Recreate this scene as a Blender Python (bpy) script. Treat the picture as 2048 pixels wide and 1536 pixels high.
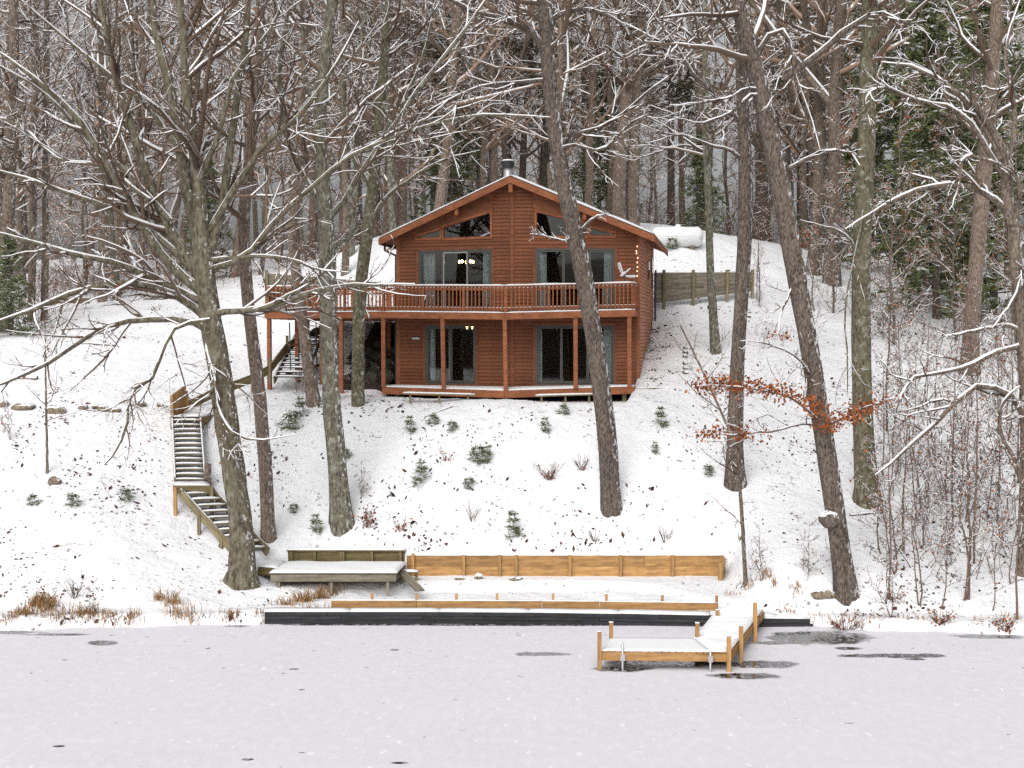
import bpy, math, random
import numpy as np
from mathutils import Vector, Matrix

sc = bpy.context.scene
for o in list(bpy.data.objects):
    bpy.data.objects.remove(o)
COL = sc.collection
RNG = np.random.default_rng(7)
random.seed(7)

# ---------------------------------------------------------------- camera
FPX, HCAM = 2700.0, 7.4
PITCH = math.atan(93.0 / FPX)
cd = bpy.data.cameras.new('camera')
cam = bpy.data.objects.new('camera', cd)
COL.objects.link(cam)
cam.location = (0, 0, HCAM)
cam.rotation_euler = (math.pi / 2 - PITCH, 0, 0)
cd.sensor_fit = 'HORIZONTAL'
cd.sensor_width = 36.0
cd.lens = FPX / 2048.0 * 36.0
cd.clip_end = 2000.0
sc.camera = cam

# ---------------------------------------------------------------- overcast sky and soft sun
SUN_EL, SUN_AZ = math.radians(42), math.radians(200)
w = bpy.data.worlds.new('World')
sc.world = w
w.use_nodes = True
nt = w.node_tree
nt.nodes.clear()
sky = nt.nodes.new('ShaderNodeTexSky')
sky.sky_type = 'NISHITA'
sky.sun_disc = False
sky.sun_elevation = SUN_EL
sky.sun_rotation = SUN_AZ
sky.air_density = 1.0
sky.dust_density = 6.0
sky.ozone_density = 1.0
hs = nt.nodes.new('ShaderNodeHueSaturation')
hs.inputs['Saturation'].default_value = 0.12
bg = nt.nodes.new('ShaderNodeBackground')
bg.inputs['Strength'].default_value = 0.11
wo = nt.nodes.new('ShaderNodeOutputWorld')
nt.links.new(sky.outputs[0], hs.inputs['Color'])
nt.links.new(hs.outputs[0], bg.inputs['Color'])
nt.links.new(bg.outputs[0], wo.inputs['Surface'])

sd = bpy.data.lights.new('sun', 'SUN')
sd.energy = 1.2
sd.angle = math.radians(70)
sd.color = (1.0, 0.97, 0.93)
sun = bpy.data.objects.new('sun', sd)
COL.objects.link(sun)
sdir = Vector((math.sin(SUN_AZ) * math.cos(SUN_EL), math.cos(SUN_AZ) * math.cos(SUN_EL), math.sin(SUN_EL)))
sun.rotation_euler = sdir.to_track_quat('Z', 'Y').to_euler()
sun.location = (0, 0, 60)

sc.view_settings.view_transform = 'Standard'
sc.view_settings.look = 'None'
sc.view_settings.gamma = 1.0
sc.view_settings.use_curve_mapping = False
sc.view_settings.exposure = 0.27
sc.cycles.use_denoising = False
sc.cycles.use_adaptive_sampling = True
sc.cycles.adaptive_threshold = 0.01
sc.cycles.use_light_tree = False
sc.cycles.max_bounces = 5
sc.cycles.diffuse_bounces = 2
sc.cycles.glossy_bounces = 2
sc.cycles.transparent_max_bounces = 6

# ---------------------------------------------------------------- helpers: projection
_c, _s = math.cos(PITCH), math.sin(PITCH)
def W(px, py, Y):
    """the world point on the plane at distance Y that shows at photo pixel px, py"""
    x = (px - 1024) / FPX
    y = -(py - 768) / FPX
    k = Y / (_c + y * _s)
    return np.array([x * k, Y, HCAM + (-_s + y * _c) * k])

PHI = math.radians(9.6)
UU = np.array([math.cos(PHI), -math.sin(PHI)])
VV = np.array([math.sin(PHI), math.cos(PHI)])
HO = np.array([-4.134, 48.851])          # left front corner of the cabin
WD, PROW = 8.7, 0.85
def HL(u, v):
    return HO + u * UU + v * VV
def to_local(x, y):
    d = np.stack([np.asarray(x) - HO[0], np.asarray(y) - HO[1]], -1)
    return d @ UU, d @ VV

# ---------------------------------------------------------------- helpers: terrain
_ctl = []
def cp(px, py, Y):
    p = W(px, py, Y)
    _ctl.append((p[0], p[1], p[2]))
for row in [
    (0, [(1240, 34.6), (1150, 36.5), (1000, 40), (900, 42.5), (815, 45), (760, 48), (700, 52), (655, 57), (630, 63)]),
    (200, [(1240, 34.8), (1150, 36.6), (1000, 40), (900, 42.5), (815, 45), (755, 48), (695, 52), (650, 57), (605, 63)]),
    (400, [(1230, 34.9), (1160, 37), (1045, 40), (940, 42), (850, 44.3), (792, 47), (725, 50.5), (660, 55), (595, 63)]),
    (620, [(1100, 39.2), (1000, 40.9), (900, 42.6), (812, 44.8), (790, 47.5), (700, 52.5), (560, 62)]),
    (740, [(1100, 39.2), (905, 42.3), (805, 44.6), (790, 47), (745, 50), (640, 54), (480, 63.5)]),
    (1000, [(1110, 39.1), (1000, 40.6), (900, 42.1), (807, 44.3), (792, 47)]),
    (1250, [(1110, 39.1), (950, 41.3), (850, 43.3), (794, 45.3)]),
    (1320, [(1110, 39.1), (950, 41.2), (850, 43.4), (790, 45.8), (735, 48.5), (640, 55), (603, 57), (550, 60.5), (468, 64)]),
    (1500, [(1150, 36.3), (1000, 40), (900, 42.8), (800, 46), (705, 50), (610, 56.5), (500, 64)]),
    (1700, [(1225, 35.0), (1175, 35.6), (1000, 40.1), (850, 44.5), (700, 51), (560, 62)]),
    (2000, [(1240, 34.4), (1160, 36), (1000, 40), (850, 44.5), (745, 49), (650, 57), (600, 64)]),
]:
    for py, Y in row[1]:
        cp(row[0], py, Y)
_ctl += [(-24, 80, 11.0), (-12, 82, 12.0), (0, 80, 13.2), (12, 80, 13.0), (26, 80, 11.2), (-40, 60, 8.0), (-40, 36, 0.9), (-40, 45, 4.8),
         (40, 60, 8.0), (40, 36, 0.9), (40, 45, 4.6), (-50, 120, 14), (0, 120, 15.5), (50, 120, 14), (-60, 200, 17), (60, 200, 17), (0, 200, 19),
         (0, 70, 12.7), (-7, 70, 12.2), (-10, 66, 10.8)]
_C = np.array(_ctl)
def _U(r2):
    return r2 * np.log(r2 + 1e-9)
_n = len(_C)
_K = _U(((_C[:, None, :2] - _C[None, :, :2]) ** 2).sum(-1)) + np.eye(_n) * 0.6
_P = np.c_[np.ones(_n), _C[:, :2]]
_A = np.zeros((_n + 3, _n + 3))
_A[:_n, :_n] = _K
_A[:_n, _n:] = _P
_A[_n:, :_n] = _P.T
_wt = np.linalg.solve(_A, np.r_[_C[:, 2], 0, 0, 0])

def sstep(a, b, x):
    t = np.clip((x - a) / (b - a), 0, 1)
    return t * t * (3 - 2 * t)

def vnoise(x, y, seed=0):
    """smooth pseudo noise in about -1..1"""
    r = np.random.default_rng(int(seed * 10))
    v = 0
    for k in range(6):
        a = r.uniform(0, 6.28)
        fq = r.uniform(0.6, 1.6)
        v = v + np.sin((x * math.cos(a) + y * math.sin(a)) * fq + r.uniform(0, 6.28) + 1.3 * np.sin(x * .7 * math.sin(a) - y * .6 + k))
    return v / 4.0

_SHX = np.array([-200, -30, -13, -6.5, -6.3, 4.6, 5.0, 6.6, 7.8, 9, 13, 30, 200.])
_SHY = np.array([30, 32.8, 33.9, 34.6, 34.78, 34.78, 34.35, 34.35, 34.5, 33.9, 33.3, 32.5, 30.])
def terrain(x, y):
    x = np.asarray(x, float)
    y = np.asarray(y, float)
    sh = x.shape
    xf, yf = x.ravel(), y.ravel()
    z = np.empty_like(xf)
    for i in range(0, len(xf), 20000):
        a, b = xf[i:i + 20000], yf[i:i + 20000]
        r2 = (a[:, None] - _C[None, :, 0]) ** 2 + (b[:, None] - _C[None, :, 1]) ** 2
        z[i:i + 20000] = _U(r2) @ _wt[:_n] + _wt[_n] + _wt[_n + 1] * a + _wt[_n + 2] * b
    z = np.maximum(z, 0.25)
    z += 0.06 * vnoise(xf * 1.1, yf * 1.1, 3) + 0.035 * vnoise(xf * 3.1, yf * 3.1, 4) + 0.014 * vnoise(xf * 7.3, yf * 7.3, 6) + 0.25 * sstep(66, 90, yf) * vnoise(xf * .2, yf * .2, 5)
    # the level strip between the shore boards and the retaining wall
    ml = sstep(-7.4, -6.6, xf) * (1 - sstep(6.1, 6.9, xf))
    strip = 0.47 + 0.02 * vnoise(xf * 2, yf * 2, 8) - 0.17 * (1 - sstep(35.18, 35.3, yf))
    inside = ml * (1 - sstep(39.06, 39.14, yf))
    z = z * (1 - inside) + np.minimum(z, strip) * inside
    # bench cut for the cabin and its lower deck
    u, v = to_local(xf, yf)
    fl = sstep(-0.6, 0.1, u) * (1 - sstep(WD - .25, WD - .05, u)) * sstep(-3.4, -2.4, v) * (1 - sstep(7.4, 7.6, v))
    z = z * (1 - fl) + np.minimum(z, 5.2) * fl
    shore = np.interp(xf, _SHX, _SHY) + (0.13 * vnoise(xf * 1.7, xf * .3, 9) + 0.08 * vnoise(xf * 6.1, xf * 1.3, 10)) * ((xf < -6.6) | (xf > 7.9))
    z = np.minimum(z, (yf - shore) * 1.1 - 0.03)
    z = np.maximum(z, -0.6)
    return z.reshape(sh)
def gz(x, y):
    return float(terrain(np.array([x]), np.array([y]))[0])
_YS = np.arange(33.0, 110.0, 0.05)
def G(px, py):
    """ground point under photo pixel px, py"""
    a, b = W(px, py, 1.0), np.array([0, 0, HCAM])
    d = a - b
    X = d[0] * _YS
    Z = HCAM + d[2] * _YS
    t = terrain(X, _YS)
    i = int(np.argmax(t >= Z))
    return np.array([X[i], _YS[i], t[i]])

# ---------------------------------------------------------------- helpers: meshes and objects
def link(o, parent=None):
    COL.objects.link(o)
    if parent is not None:
        o.parent = parent
    return o
def tag(o, label=None, cat=None, group=None, kind=None):
    if label: o['label'] = label
    if cat: o['category'] = cat
    if group: o['group'] = group
    if kind: o['kind'] = kind
    return o
def empty(name, loc, label=None, cat=None, group=None, rz=0.0):
    o = bpy.data.objects.new(name, None)
    o.empty_display_size = 0.2
    o.location = [float(c) for c in loc]
    o.rotation_euler = (0, 0, rz)
    COL.objects.link(o)
    return tag(o, label, cat, group)
def mesh_np(name, verts, faces, mats, smooth=False, midx=None):
    """verts (n,3); faces: list of index arrays (k,3) or (k,4)"""
    me = bpy.data.meshes.new(name)
    verts = np.asarray(verts, np.float32)
    me.vertices.add(len(verts))
    me.vertices.foreach_set('co', verts.ravel())
    fl = [np.asarray(f, np.int32) for f in faces if len(f)]
    tot = np.concatenate([np.full(len(f), f.shape[1], np.int32) for f in fl])
    idx = np.concatenate([f.ravel() for f in fl])
    me.loops.add(len(idx))
    me.loops.foreach_set('vertex_index', idx)
    me.polygons.add(len(tot))
    me.polygons.foreach_set('loop_start', np.r_[0, np.cumsum(tot)[:-1]].astype(np.int32))
    me.polygons.foreach_set('loop_total', tot)
    if smooth:
        me.polygons.foreach_set('use_smooth', np.ones(len(tot), bool))
    for m in (mats if isinstance(mats, (list, tuple)) else [mats]):
        me.materials.append(m)
    if midx is not None:
        me.polygons.foreach_set('material_index', np.asarray(midx, np.int32))
    me.update(calc_edges=True)
    me.validate()
    return me
class MB:
    """collects boxes, bars and sheets into one mesh"""
    def __init__(s):
        s.v = []
        s.f = []
    def add(s, verts, faces):
        b = len(s.v)
        s.v += [tuple(float(c) for c in p) for p in verts]
        s.f += [tuple(i + b for i in f) for f in faces]
        return s
    def hexa(s, p):           # 8 corners: bottom 4 ccw, top 4 ccw
        return s.add(p, [(3, 2, 1, 0), (4, 5, 6, 7), (0, 1, 5, 4), (1, 2, 6, 5), (2, 3, 7, 6), (3, 0, 4, 7)])
    def box(s, x0, x1, y0, y1, z0, z1):
        return s.hexa([(x0, y0, z0), (x1, y0, z0), (x1, y1, z0), (x0, y1, z0), (x0, y0, z1), (x1, y0, z1), (x1, y1, z1), (x0, y1, z1)])
    def bar(s, a, b, w, h, up=(0, 0, 1)):
        a, b = np.array(a, float), np.array(b, float)
        t = (b - a) / np.linalg.norm(b - a)
        up = np.array(up, float)
        sd = np.cross(t, up)
        if np.linalg.norm(sd) < 1e-6:
            sd = np.array([1., 0, 0])
        sd /= np.linalg.norm(sd)
        n = np.cross(sd, t)
        q = []
        for z in (-h / 2, h / 2):
            q += [a - sd * w / 2 + n * z, a + sd * w / 2 + n * z, b + sd * w / 2 + n * z, b - sd * w / 2 + n * z]
        return s.hexa(q)
    def prism(s, poly, z0, z1):
        """poly: list of (x,y) ccw; z0/z1 number or list"""
        n = len(poly)
        a = z0 if isinstance(z0, (list, tuple)) else [z0] * n
        b = z1 if isinstance(z1, (list, tuple)) else [z1] * n
        v = [(p[0], p[1], a[i]) for i, p in enumerate(poly)] + [(p[0], p[1], b[i]) for i, p in enumerate(poly)]
        return s.add(v, [tuple(range(n))[::-1], tuple(range(n, 2 * n))] + [(i, (i + 1) % n, n + (i + 1) % n, n + i) for i in range(n)])
    def build(s, name, mat, parent=None, smooth=False, loc=None, bevel=0):
        me = bpy.data.meshes.new(name)
        me.from_pydata(s.v, [], s.f)
        for m in (mat if isinstance(mat, (list, tuple)) else [mat]):
            me.materials.append(m)
        if smooth:
            for p in me.polygons: p.use_smooth = True
        me.update()
        o = bpy.data.objects.new(name, me)
        if loc is not None: o.location = loc
        link(o, parent)
        if bevel:
            b = o.modifiers.new('bevel', 'BEVEL')
            b.width = bevel
            b.segments = 2
            b.limit_method = 'ANGLE'
        return o
def rel(root, p):
    l = root.location
    return (p[0] - l.x, p[1] - l.y, p[2] - l.z)
def npobj(name, me, parent=None):
    return link(bpy.data.objects.new(name, me), parent)

def snow_sheet(c4, th, nx, ny, seed=0, lump=0.3, edge=0.04):
    """lumpy snow lying on a quad c4 (ccw corners, bottom level): verts, faces"""
    c = np.array(c4, float)
    i, j = np.meshgrid(np.linspace(0, 1, nx + 1), np.linspace(0, 1, ny + 1), indexing='ij')
    P = ((1 - i) * (1 - j))[..., None] * c[0] + (i * (1 - j))[..., None] * c[1] + (i * j)[..., None] * c[2] + ((1 - i) * j)[..., None] * c[3]
    h = th * (1 + lump * vnoise(P[..., 0] * 3 + seed, P[..., 1] * 3, seed))
    T = P.copy()
    T[..., 2] += h
    cen = c.mean(0)
    for a, sl in ((0, np.s_[0, :]), (1, np.s_[-1, :]), (2, np.s_[:, 0]), (3, np.s_[:, -1])):
        T[sl][..., 2] -= h[sl] * .45
    nv = (nx + 1) * (ny + 1)
    V = np.concatenate([P.reshape(-1, 3), T.reshape(-1, 3)])
    id_ = np.arange(nv).reshape(nx + 1, ny + 1)
    F = []
    top = id_ + nv
    F.append(np.stack([top[:-1, :-1], top[1:, :-1], top[1:, 1:], top[:-1, 1:]], -1).reshape(-1, 4))
    for line, flip in ((id_[:, 0], 0), (id_[-1, :], 0), (id_[::-1, -1], 0), (id_[0, ::-1], 0)):
        F.append(np.stack([line[:-1], line[1:], line[1:] + nv, line[:-1] + nv], -1))
    return V, np.concatenate(F)
def snow_obj(name, quads, th, mat, parent, dens=4.0, lump=.3):
    Vs, Fs, b = [], [], 0
    for k, c4 in enumerate(quads):
        c = np.array(c4, float)
        nx = max(1, min(60, int(np.linalg.norm(c[1] - c[0]) * dens)))
        ny = max(2, min(60, int(np.linalg.norm(c[2] - c[1]) * dens)))
        v, f = snow_sheet(c, th, nx, ny, k * 1.7, lump)
        Vs.append(v)
        Fs.append(f + b)
        b += len(v)
    return npobj(name, mesh_np(name, np.concatenate(Vs), [np.concatenate(Fs)], mat, True), parent)

# ---------------------------------------------------------------- helpers: materials
def nodes(name):
    m = bpy.data.materials.new(name)
    m.use_nodes = True
    t = m.node_tree
    return m, t, t.nodes['Principled BSDF']
def N(t, ty, **kw):
    n = t.nodes.new(ty)
    for k, v in kw.items():
        if k.startswith('i_'):
            n.inputs[int(k[2:]) if k[2:].isdigit() else k[2:]].default_value = v
        else:
            setattr(n, k, v)
    return n
def ramp(t, src, stops):
    r = t.nodes.new('ShaderNodeValToRGB')
    cr = r.color_ramp
    cr.elements[0].position, cr.elements[1].position = stops[0][0], stops[-1][0]
    for i, (p, c) in enumerate(stops):
        e = cr.elements[0] if i == 0 else (cr.elements[-1] if i == len(stops) - 1 else cr.elements.new(p))
        e.color = (*c, 1) if len(c) == 3 else c
    t.links.new(src, r.inputs[0])
    return r.outputs[0]
def coords(t, scale, gen='Object'):
    tc = t.nodes.new('ShaderNodeTexCoord')
    mp = t.nodes.new('ShaderNodeMapping')
    mp.inputs['Scale'].default_value = scale
    t.links.new(tc.outputs[gen], mp.inputs[0])
    return mp.outputs[0]
def noise(t, vec, scale, detail=5, rough=.6):
    n = t.nodes.new('ShaderNodeTexNoise')
    n.inputs['Scale'].default_value = scale
    n.inputs['Detail'].default_value = detail
    n.inputs['Roughness'].default_value = rough
    if vec is not None: t.links.new(vec, n.inputs['Vector'])
    return n.outputs[0]
def mixc(t, fac, a, b):
    m = t.nodes.new('ShaderNodeMix')
    m.data_type = 'RGBA'
    for sock, val in ((m.inputs[0], fac), (m.inputs[6], a), (m.inputs[7], b)):
        if isinstance(val, (int, float)): sock.default_value = val
        elif isinstance(val, tuple): sock.default_value = (*val, 1)
        else: t.links.new(val, sock)
    return m.outputs[2]
def math_(t, op, a, b=None, clamp=False):
    m = t.nodes.new('ShaderNodeMath')
    m.operation = op
    m.use_clamp = clamp
    for i, v in enumerate((a, b)):
        if v is None: continue
        if isinstance(v, (int, float)): m.inputs[i].default_value = v
        else: t.links.new(v, m.inputs[i])
    return m.outputs[0]
def bump(t, b, h, strength, dist=.02):
    n = t.nodes.new('ShaderNodeBump')
    n.inputs['Strength'].default_value = strength
    n.inputs['Distance'].default_value = dist
    t.links.new(h, n.inputs['Height'])
    t.links.new(n.outputs[0], b.inputs['Normal'])
def vary(t, col, amt):
    """brightness differs a little from object to object"""
    oi = t.nodes.new('ShaderNodeObjectInfo')
    h = t.nodes.new('ShaderNodeHueSaturation')
    v = math_(t, 'MULTIPLY_ADD', oi.outputs['Random'], amt * 2)
    v.node.inputs[2].default_value = 1 - amt
    t.links.new(v, h.inputs['Value'])
    t.links.new(col, h.inputs['Color'])
    return h.outputs[0]
def plain(name, c, rough=.6, metal=0.0):
    m, t, b = nodes(name)
    n = noise(t, coords(t, (1, 1, 1)), 14, 4)
    t.links.new(mixc(t, n, tuple(x * .82 for x in c), tuple(min(1, x * 1.15) for x in c)), b.inputs['Base Color'])
    b.inputs['Roughness'].default_value = rough
    b.inputs['Metallic'].default_value = metal
    return m
def wood(name, c1, c2, c3, grain=(1.6, 13, 13), rough=.75, var=.12, bmp=.25, gen='Object'):
    """long grain along x with broad stains"""
    m, t, b = nodes(name)
    g = noise(t, coords(t, grain, gen), 1.0, 3, .6)
    col = ramp(t, g, [(.3, c1), (.52, c2), (.75, c3)])
    st = noise(t, coords(t, (1, 1, 1), gen), 1.7, 4)
    col = mixc(t, math_(t, 'MULTIPLY', ramp(t, st, [(.45, (0, 0, 0)), (.7, (1, 1, 1))]), .45), col, tuple(x * .6 for x in c1))
    t.links.new(vary(t, col, var), b.inputs['Base Color'])
    b.inputs['Roughness'].default_value = rough
    bump(t, b, g, bmp * .5, .01)
    return m
def bark(name, dark, mid, light, moss=(.105, .10, .055), mossy=0.0, lich=0.0, plaster=0.35, vs=1.0):
    m, t, b = nodes(name)
    v = coords(t, (11 * vs, 11 * vs, 4.0 * vs))
    n1 = noise(t, v, 1.7, 3, .7)
    vo = t.nodes.new('ShaderNodeTexVoronoi')
    vo.inputs['Scale'].default_value = 2.4
    t.links.new(v, vo.inputs['Vector'])
    h = math_(t, 'ADD', math_(t, 'MULTIPLY', n1, .75), math_(t, 'MULTIPLY', vo.outputs['Distance'], .38))
    big = noise(t, coords(t, (2, 2, .7)), 1.3, 4)
    h = math_(t, 'ADD', h, math_(t, 'MULTIPLY', math_(t, 'SUBTRACT', big, .5), .35))
    col = ramp(t, h, [(.40, tuple(x * .7 for x in dark)), (.56, mid), (.74, light)])
    p = noise(t, coords(t, (1, 1, .8)), 2.2, 5)
    if mossy:
        col = mixc(t, math_(t, 'MULTIPLY', ramp(t, p, [(.52 - mossy * .15, (0, 0, 0)), (.72, (1, 1, 1))]), .55), col, moss)
    if lich:
        q = noise(t, coords(t, (1, 1, 1)), 5.5, 4)
        col = mixc(t, math_(t, 'MULTIPLY', ramp(t, q, [(.56, (0, 0, 0)), (.62, (1, 1, 1))]), lich), col, (.33, .34, .27))
    # wind-blown snow stuck in the furrows of the upper and one side
    ge = t.nodes.new('ShaderNodeNewGeometry')
    dt = N(t, 'ShaderNodeVectorMath', operation='DOT_PRODUCT')
    dt.inputs[1].default_value = (.75, -.25, .6)
    t.links.new(ge.outputs['Normal'], dt.inputs[0])
    sp = noise(t, coords(t, (1, 1, .55)), 11, 3)
    sel = math_(t, 'MULTIPLY', ramp(t, dt.outputs['Value'], [(.55, (0, 0, 0)), (.85, (1, 1, 1))]), ramp(t, sp, [(.60 - plaster * .12, (0, 0, 0)), (.66 - plaster * .12, (1, 1, 1))]))
    col = mixc(t, sel, col, (.82, .83, .86))
    t.links.new(vary(t, col, .08), b.inputs['Base Color'])
    b.inputs['Roughness'].default_value = .9
    bump(t, b, h, .6, .04)
    return m

M = {}
def snow_mat(name, tint=(.80, .81, .83)):
    m, t, b = nodes(name)
    v = coords(t, (1, 1, 1))
    n = noise(t, v, 4, 2)
    t.links.new(mixc(t, n, tuple(c * .95 for c in tint), tuple(min(.95, c * 1.03) for c in tint)), b.inputs['Base Color'])
    b.inputs['Roughness'].default_value = .85
    b.inputs['Specular IOR Level'].default_value = .25
    bump(t, b, noise(t, v, 5, 2), .3, .05)
    return m
M['snow'] = snow_mat('snow')
m, t, b = nodes('branch_snow')
b.inputs['Base Color'].default_value = (.80, .81, .83, 1)
b.inputs['Roughness'].default_value = .9
b.inputs['Specular IOR Level'].default_value = .2
M['snow_twig'] = m
# ground: snow, thin enough that litter and soil show in places
m, t, b = nodes('snowy_ground')
v = coords(t, (1, 1, 1))
n1 = noise(t, v, .9, 4, .6)
n2 = noise(t, v, 6.5, 2, .6)
thin = math_(t, 'MULTIPLY', ramp(t, n1, [(.47, (0, 0, 0)), (.62, (1, 1, 1))]), ramp(t, n2, [(.60, (0, 0, 0)), (.68, (1, 1, 1))]))
col = mixc(t, noise(t, v, 2, 3), (.75, .76, .785), (.82, .825, .84))
col = mixc(t, math_(t, 'MULTIPLY', thin, .8), col, (.12, .075, .05))
t.links.new(col, b.inputs['Base Color'])
b.inputs['Roughness'].default_value = .9
b.inputs['Specular IOR Level'].default_value = .2
bump(t, b, math_(t, 'ADD', noise(t, v, 3.2, 2), math_(t, 'MULTIPLY', n2, .3)), .6, .12)
M['ground'] = m
M['pine'] = wood('tan_lumber', (.26, .13, .045), (.41, .225, .08), (.53, .32, .135), var=.22)
M['oldwood'] = wood('weathered_lumber', (.11, .085, .04), (.20, .16, .085), (.30, .25, .15), var=.15)
M['mosswood'] = wood('mossy_lumber', (.08, .062, .022), (.15, .115, .045), (.24, .185, .085), var=.18)
M['greywood'] = wood('grey_lumber', (.12, .10, .07), (.21, .18, .135), (.32, .28, .22), var=.16)
M['blackwood'] = wood('black_timber', (.008, .008, .010), (.02, .021, .024), (.045, .045, .049), var=.2)
M['stain'] = wood('stained_siding', (.135, .040, .014), (.205, .066, .024), (.26, .090, .036), grain=(1.0, 9, 9), var=.13)
M['stain_trim'] = wood('stained_trim', (.20, .062, .021), (.29, .096, .036), (.36, .13, .053), var=.05)
M['stain_side'] = wood('faded_siding', (.36, .135, .07), (.50, .21, .12), (.60, .28, .17), grain=(1.0, 9, 9), var=.07)
M['frame'] = plain('bronze_window_frame', (.075, .07, .06), .45)
M['alu'] = plain('pale_aluminium', (.42, .43, .42), .4, .6)
M['dark'] = plain('dark_metal', (.02, .02, .022), .5)
M['galv'] = plain('galvanised_pipe', (.55, .56, .57), .35, .7)
M['curtain'] = plain('pale_curtain', (.74, .78, .78), .9)
M['room'] = plain('dim_room_wood', (.16, .095, .05), .8)
M['roofing'] = plain('dark_roofing', (.03, .03, .032), .8)
M['stone'] = bark('field_stone', (.10, .075, .05), (.2, .155, .105), (.3, .25, .18), plaster=.1, vs=.8)
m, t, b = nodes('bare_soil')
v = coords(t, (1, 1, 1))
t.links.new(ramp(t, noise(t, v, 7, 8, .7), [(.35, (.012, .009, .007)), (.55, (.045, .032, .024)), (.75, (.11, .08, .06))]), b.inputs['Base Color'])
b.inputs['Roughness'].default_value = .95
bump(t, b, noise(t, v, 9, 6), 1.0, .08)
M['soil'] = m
m, t, b = nodes('added_far_wood')
v = coords(t, (.25, .25, .06))
t.links.new(ramp(t, noise(t, v, 3, 8, .7), [(.35, (.05, .04, .035)), (.6, (.14, .11, .095)), (.75, (.5, .5, .5))]), b.inputs['Base Color'])
b.inputs['Roughness'].default_value = .95
M['added_far_wood'] = m
# glass
m = bpy.data.materials.new('window_glass')
m.use_nodes = True
t = m.node_tree
t.nodes.clear()
out = t.nodes.new('ShaderNodeOutputMaterial')
gl = N(t, 'ShaderNodeBsdfGlossy')
gl.inputs['Roughness'].default_value = .02
tr = t.nodes.new('ShaderNodeBsdfTransparent')
tr.inputs[0].default_value = (.82, .85, .84, 1)
fr = t.nodes.new('ShaderNodeFresnel')
fr.inputs['IOR'].default_value = 1.6
mx = t.nodes.new('ShaderNodeMixShader')
t.links.new(math_(t, 'MULTIPLY', fr.outputs[0], 1.25, True), mx.inputs[0])
t.links.new(tr.outputs[0], mx.inputs[1])
t.links.new(gl.outputs[0], mx.inputs[2])
t.links.new(mx.outputs[0], out.inputs[0])
M['glass'] = m
def glow(name, c, s):
    m, t, b = nodes(name)
    b.inputs['Emission Color'].default_value = (*c, 1)
    b.inputs['Emission Strength'].default_value = s
    b.inputs['Base Color'].default_value = (*c, 1)
    m.cycles.emission_sampling = 'NONE'      # too faint by day to be worth sampling as lamps
    return m
M['bulb'] = glow('lit_bulb', (1.0, .72, .36), 9.0)
M['fairy'] = glow('string_bulb', (1.0, .72, .45), 1.2)
# bark kinds
M['bark_grey'] = bark('bark_grey_brown', (.06, .044, .032), (.135, .103, .078), (.22, .175, .138), plaster=.4)
M['bark_beech'] = bark('bark_beech', (.066, .053, .034), (.125, .104, .07), (.195, .168, .122), mossy=.7, lich=.3, plaster=.15, vs=.45)
M['bark_lichen'] = bark('bark_lichen', (.055, .05, .037), (.13, .12, .09), (.205, .19, .148), mossy=.5, lich=.55, plaster=.3, vs=.7)
M['bark_moss'] = bark('bark_mossy', (.05, .044, .024), (.115, .10, .06), (.185, .162, .108), mossy=.9, lich=.5, plaster=.15, vs=.7)
M['bark_dark'] = bark('bark_dark', (.038, .028, .021), (.098, .075, .059), (.172, .138, .113), plaster=.5)
M['bark_pale'] = bark('bark_pale', (.09, .062, .046), (.17, .126, .098), (.25, .195, .158), plaster=.25)
def leafmat(name, c1, c2):
    m, t, b = nodes(name)
    ge = t.nodes.new('ShaderNodeNewGeometry')
    t.links.new(ramp(t, ge.outputs['Random Per Island'], [(0, c1), (.6, tuple((x + y) / 2 for x, y in zip(c1, c2))), (1, c2)]), b.inputs['Base Color'])
    b.inputs['Roughness'].default_value = .8
    b.inputs['Specular IOR Level'].default_value = .2
    return m
M['twig'] = leafmat('twig_bark', (.085, .056, .040), (.20, .14, .10))
M['twig_red'] = leafmat('twig_bark_reddish', (.09, .047, .033), (.22, .125, .088))
M['twig_hazed'] = leafmat('far_twig_hazed', (.15, .10, .07), (.36, .25, .185))  # twig tone lightened to stand in for haze and light in the far woods
M['rust'] = leafmat('rust_leaves', (.10, .028, .012), (.44, .14, .042))
M['litter'] = leafmat('leaf_litter', (.025, .014, .010), (.13, .06, .04))
M['needle'] = leafmat('pine_needles', (.07, .09, .035), (.21, .24, .105))
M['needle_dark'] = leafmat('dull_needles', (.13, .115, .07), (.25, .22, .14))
M['grass'] = leafmat('dry_grass', (.20, .095, .035), (.50, .32, .16))
# ================================================================ the setting
# ---- ground sheet
xs = np.unique(np.round(np.concatenate([np.linspace(-420, -60, 16), np.linspace(-60, -18, 60), np.arange(-18, 18.01, .16), np.linspace(18, 60, 60), np.linspace(60, 420, 16)]), 4))
ys = np.unique(np.round(np.concatenate([np.array([-20, 0, 20, 28, 31.]), np.arange(33, 36, .12), np.array([35.12, 35.18, 35.24, 35.30]), np.arange(36, 48, .16), np.array([39.02, 39.06, 39.10, 39.14]), np.arange(48, 68, .26), np.linspace(68, 130, 60), np.linspace(132, 500, 26)]), 4))
GX, GY = np.meshgrid(xs, ys, indexing='ij')
GZ = terrain(GX, np.clip(GY, 20, 210))
idg = np.arange(GX.size).reshape(GX.shape)
F = np.stack([idg[:-1, :-1], idg[1:, :-1], idg[1:, 1:], idg[:-1, 1:]], -1).reshape(-1, 4)
ground = npobj('ground', mesh_np('ground', np.stack([GX, GY, GZ], -1).reshape(-1, 3), [F], M['ground'], True))
tag(ground, 'snow covered wooded hillside rising from the frozen lake', 'hillside', kind='structure')

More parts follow.
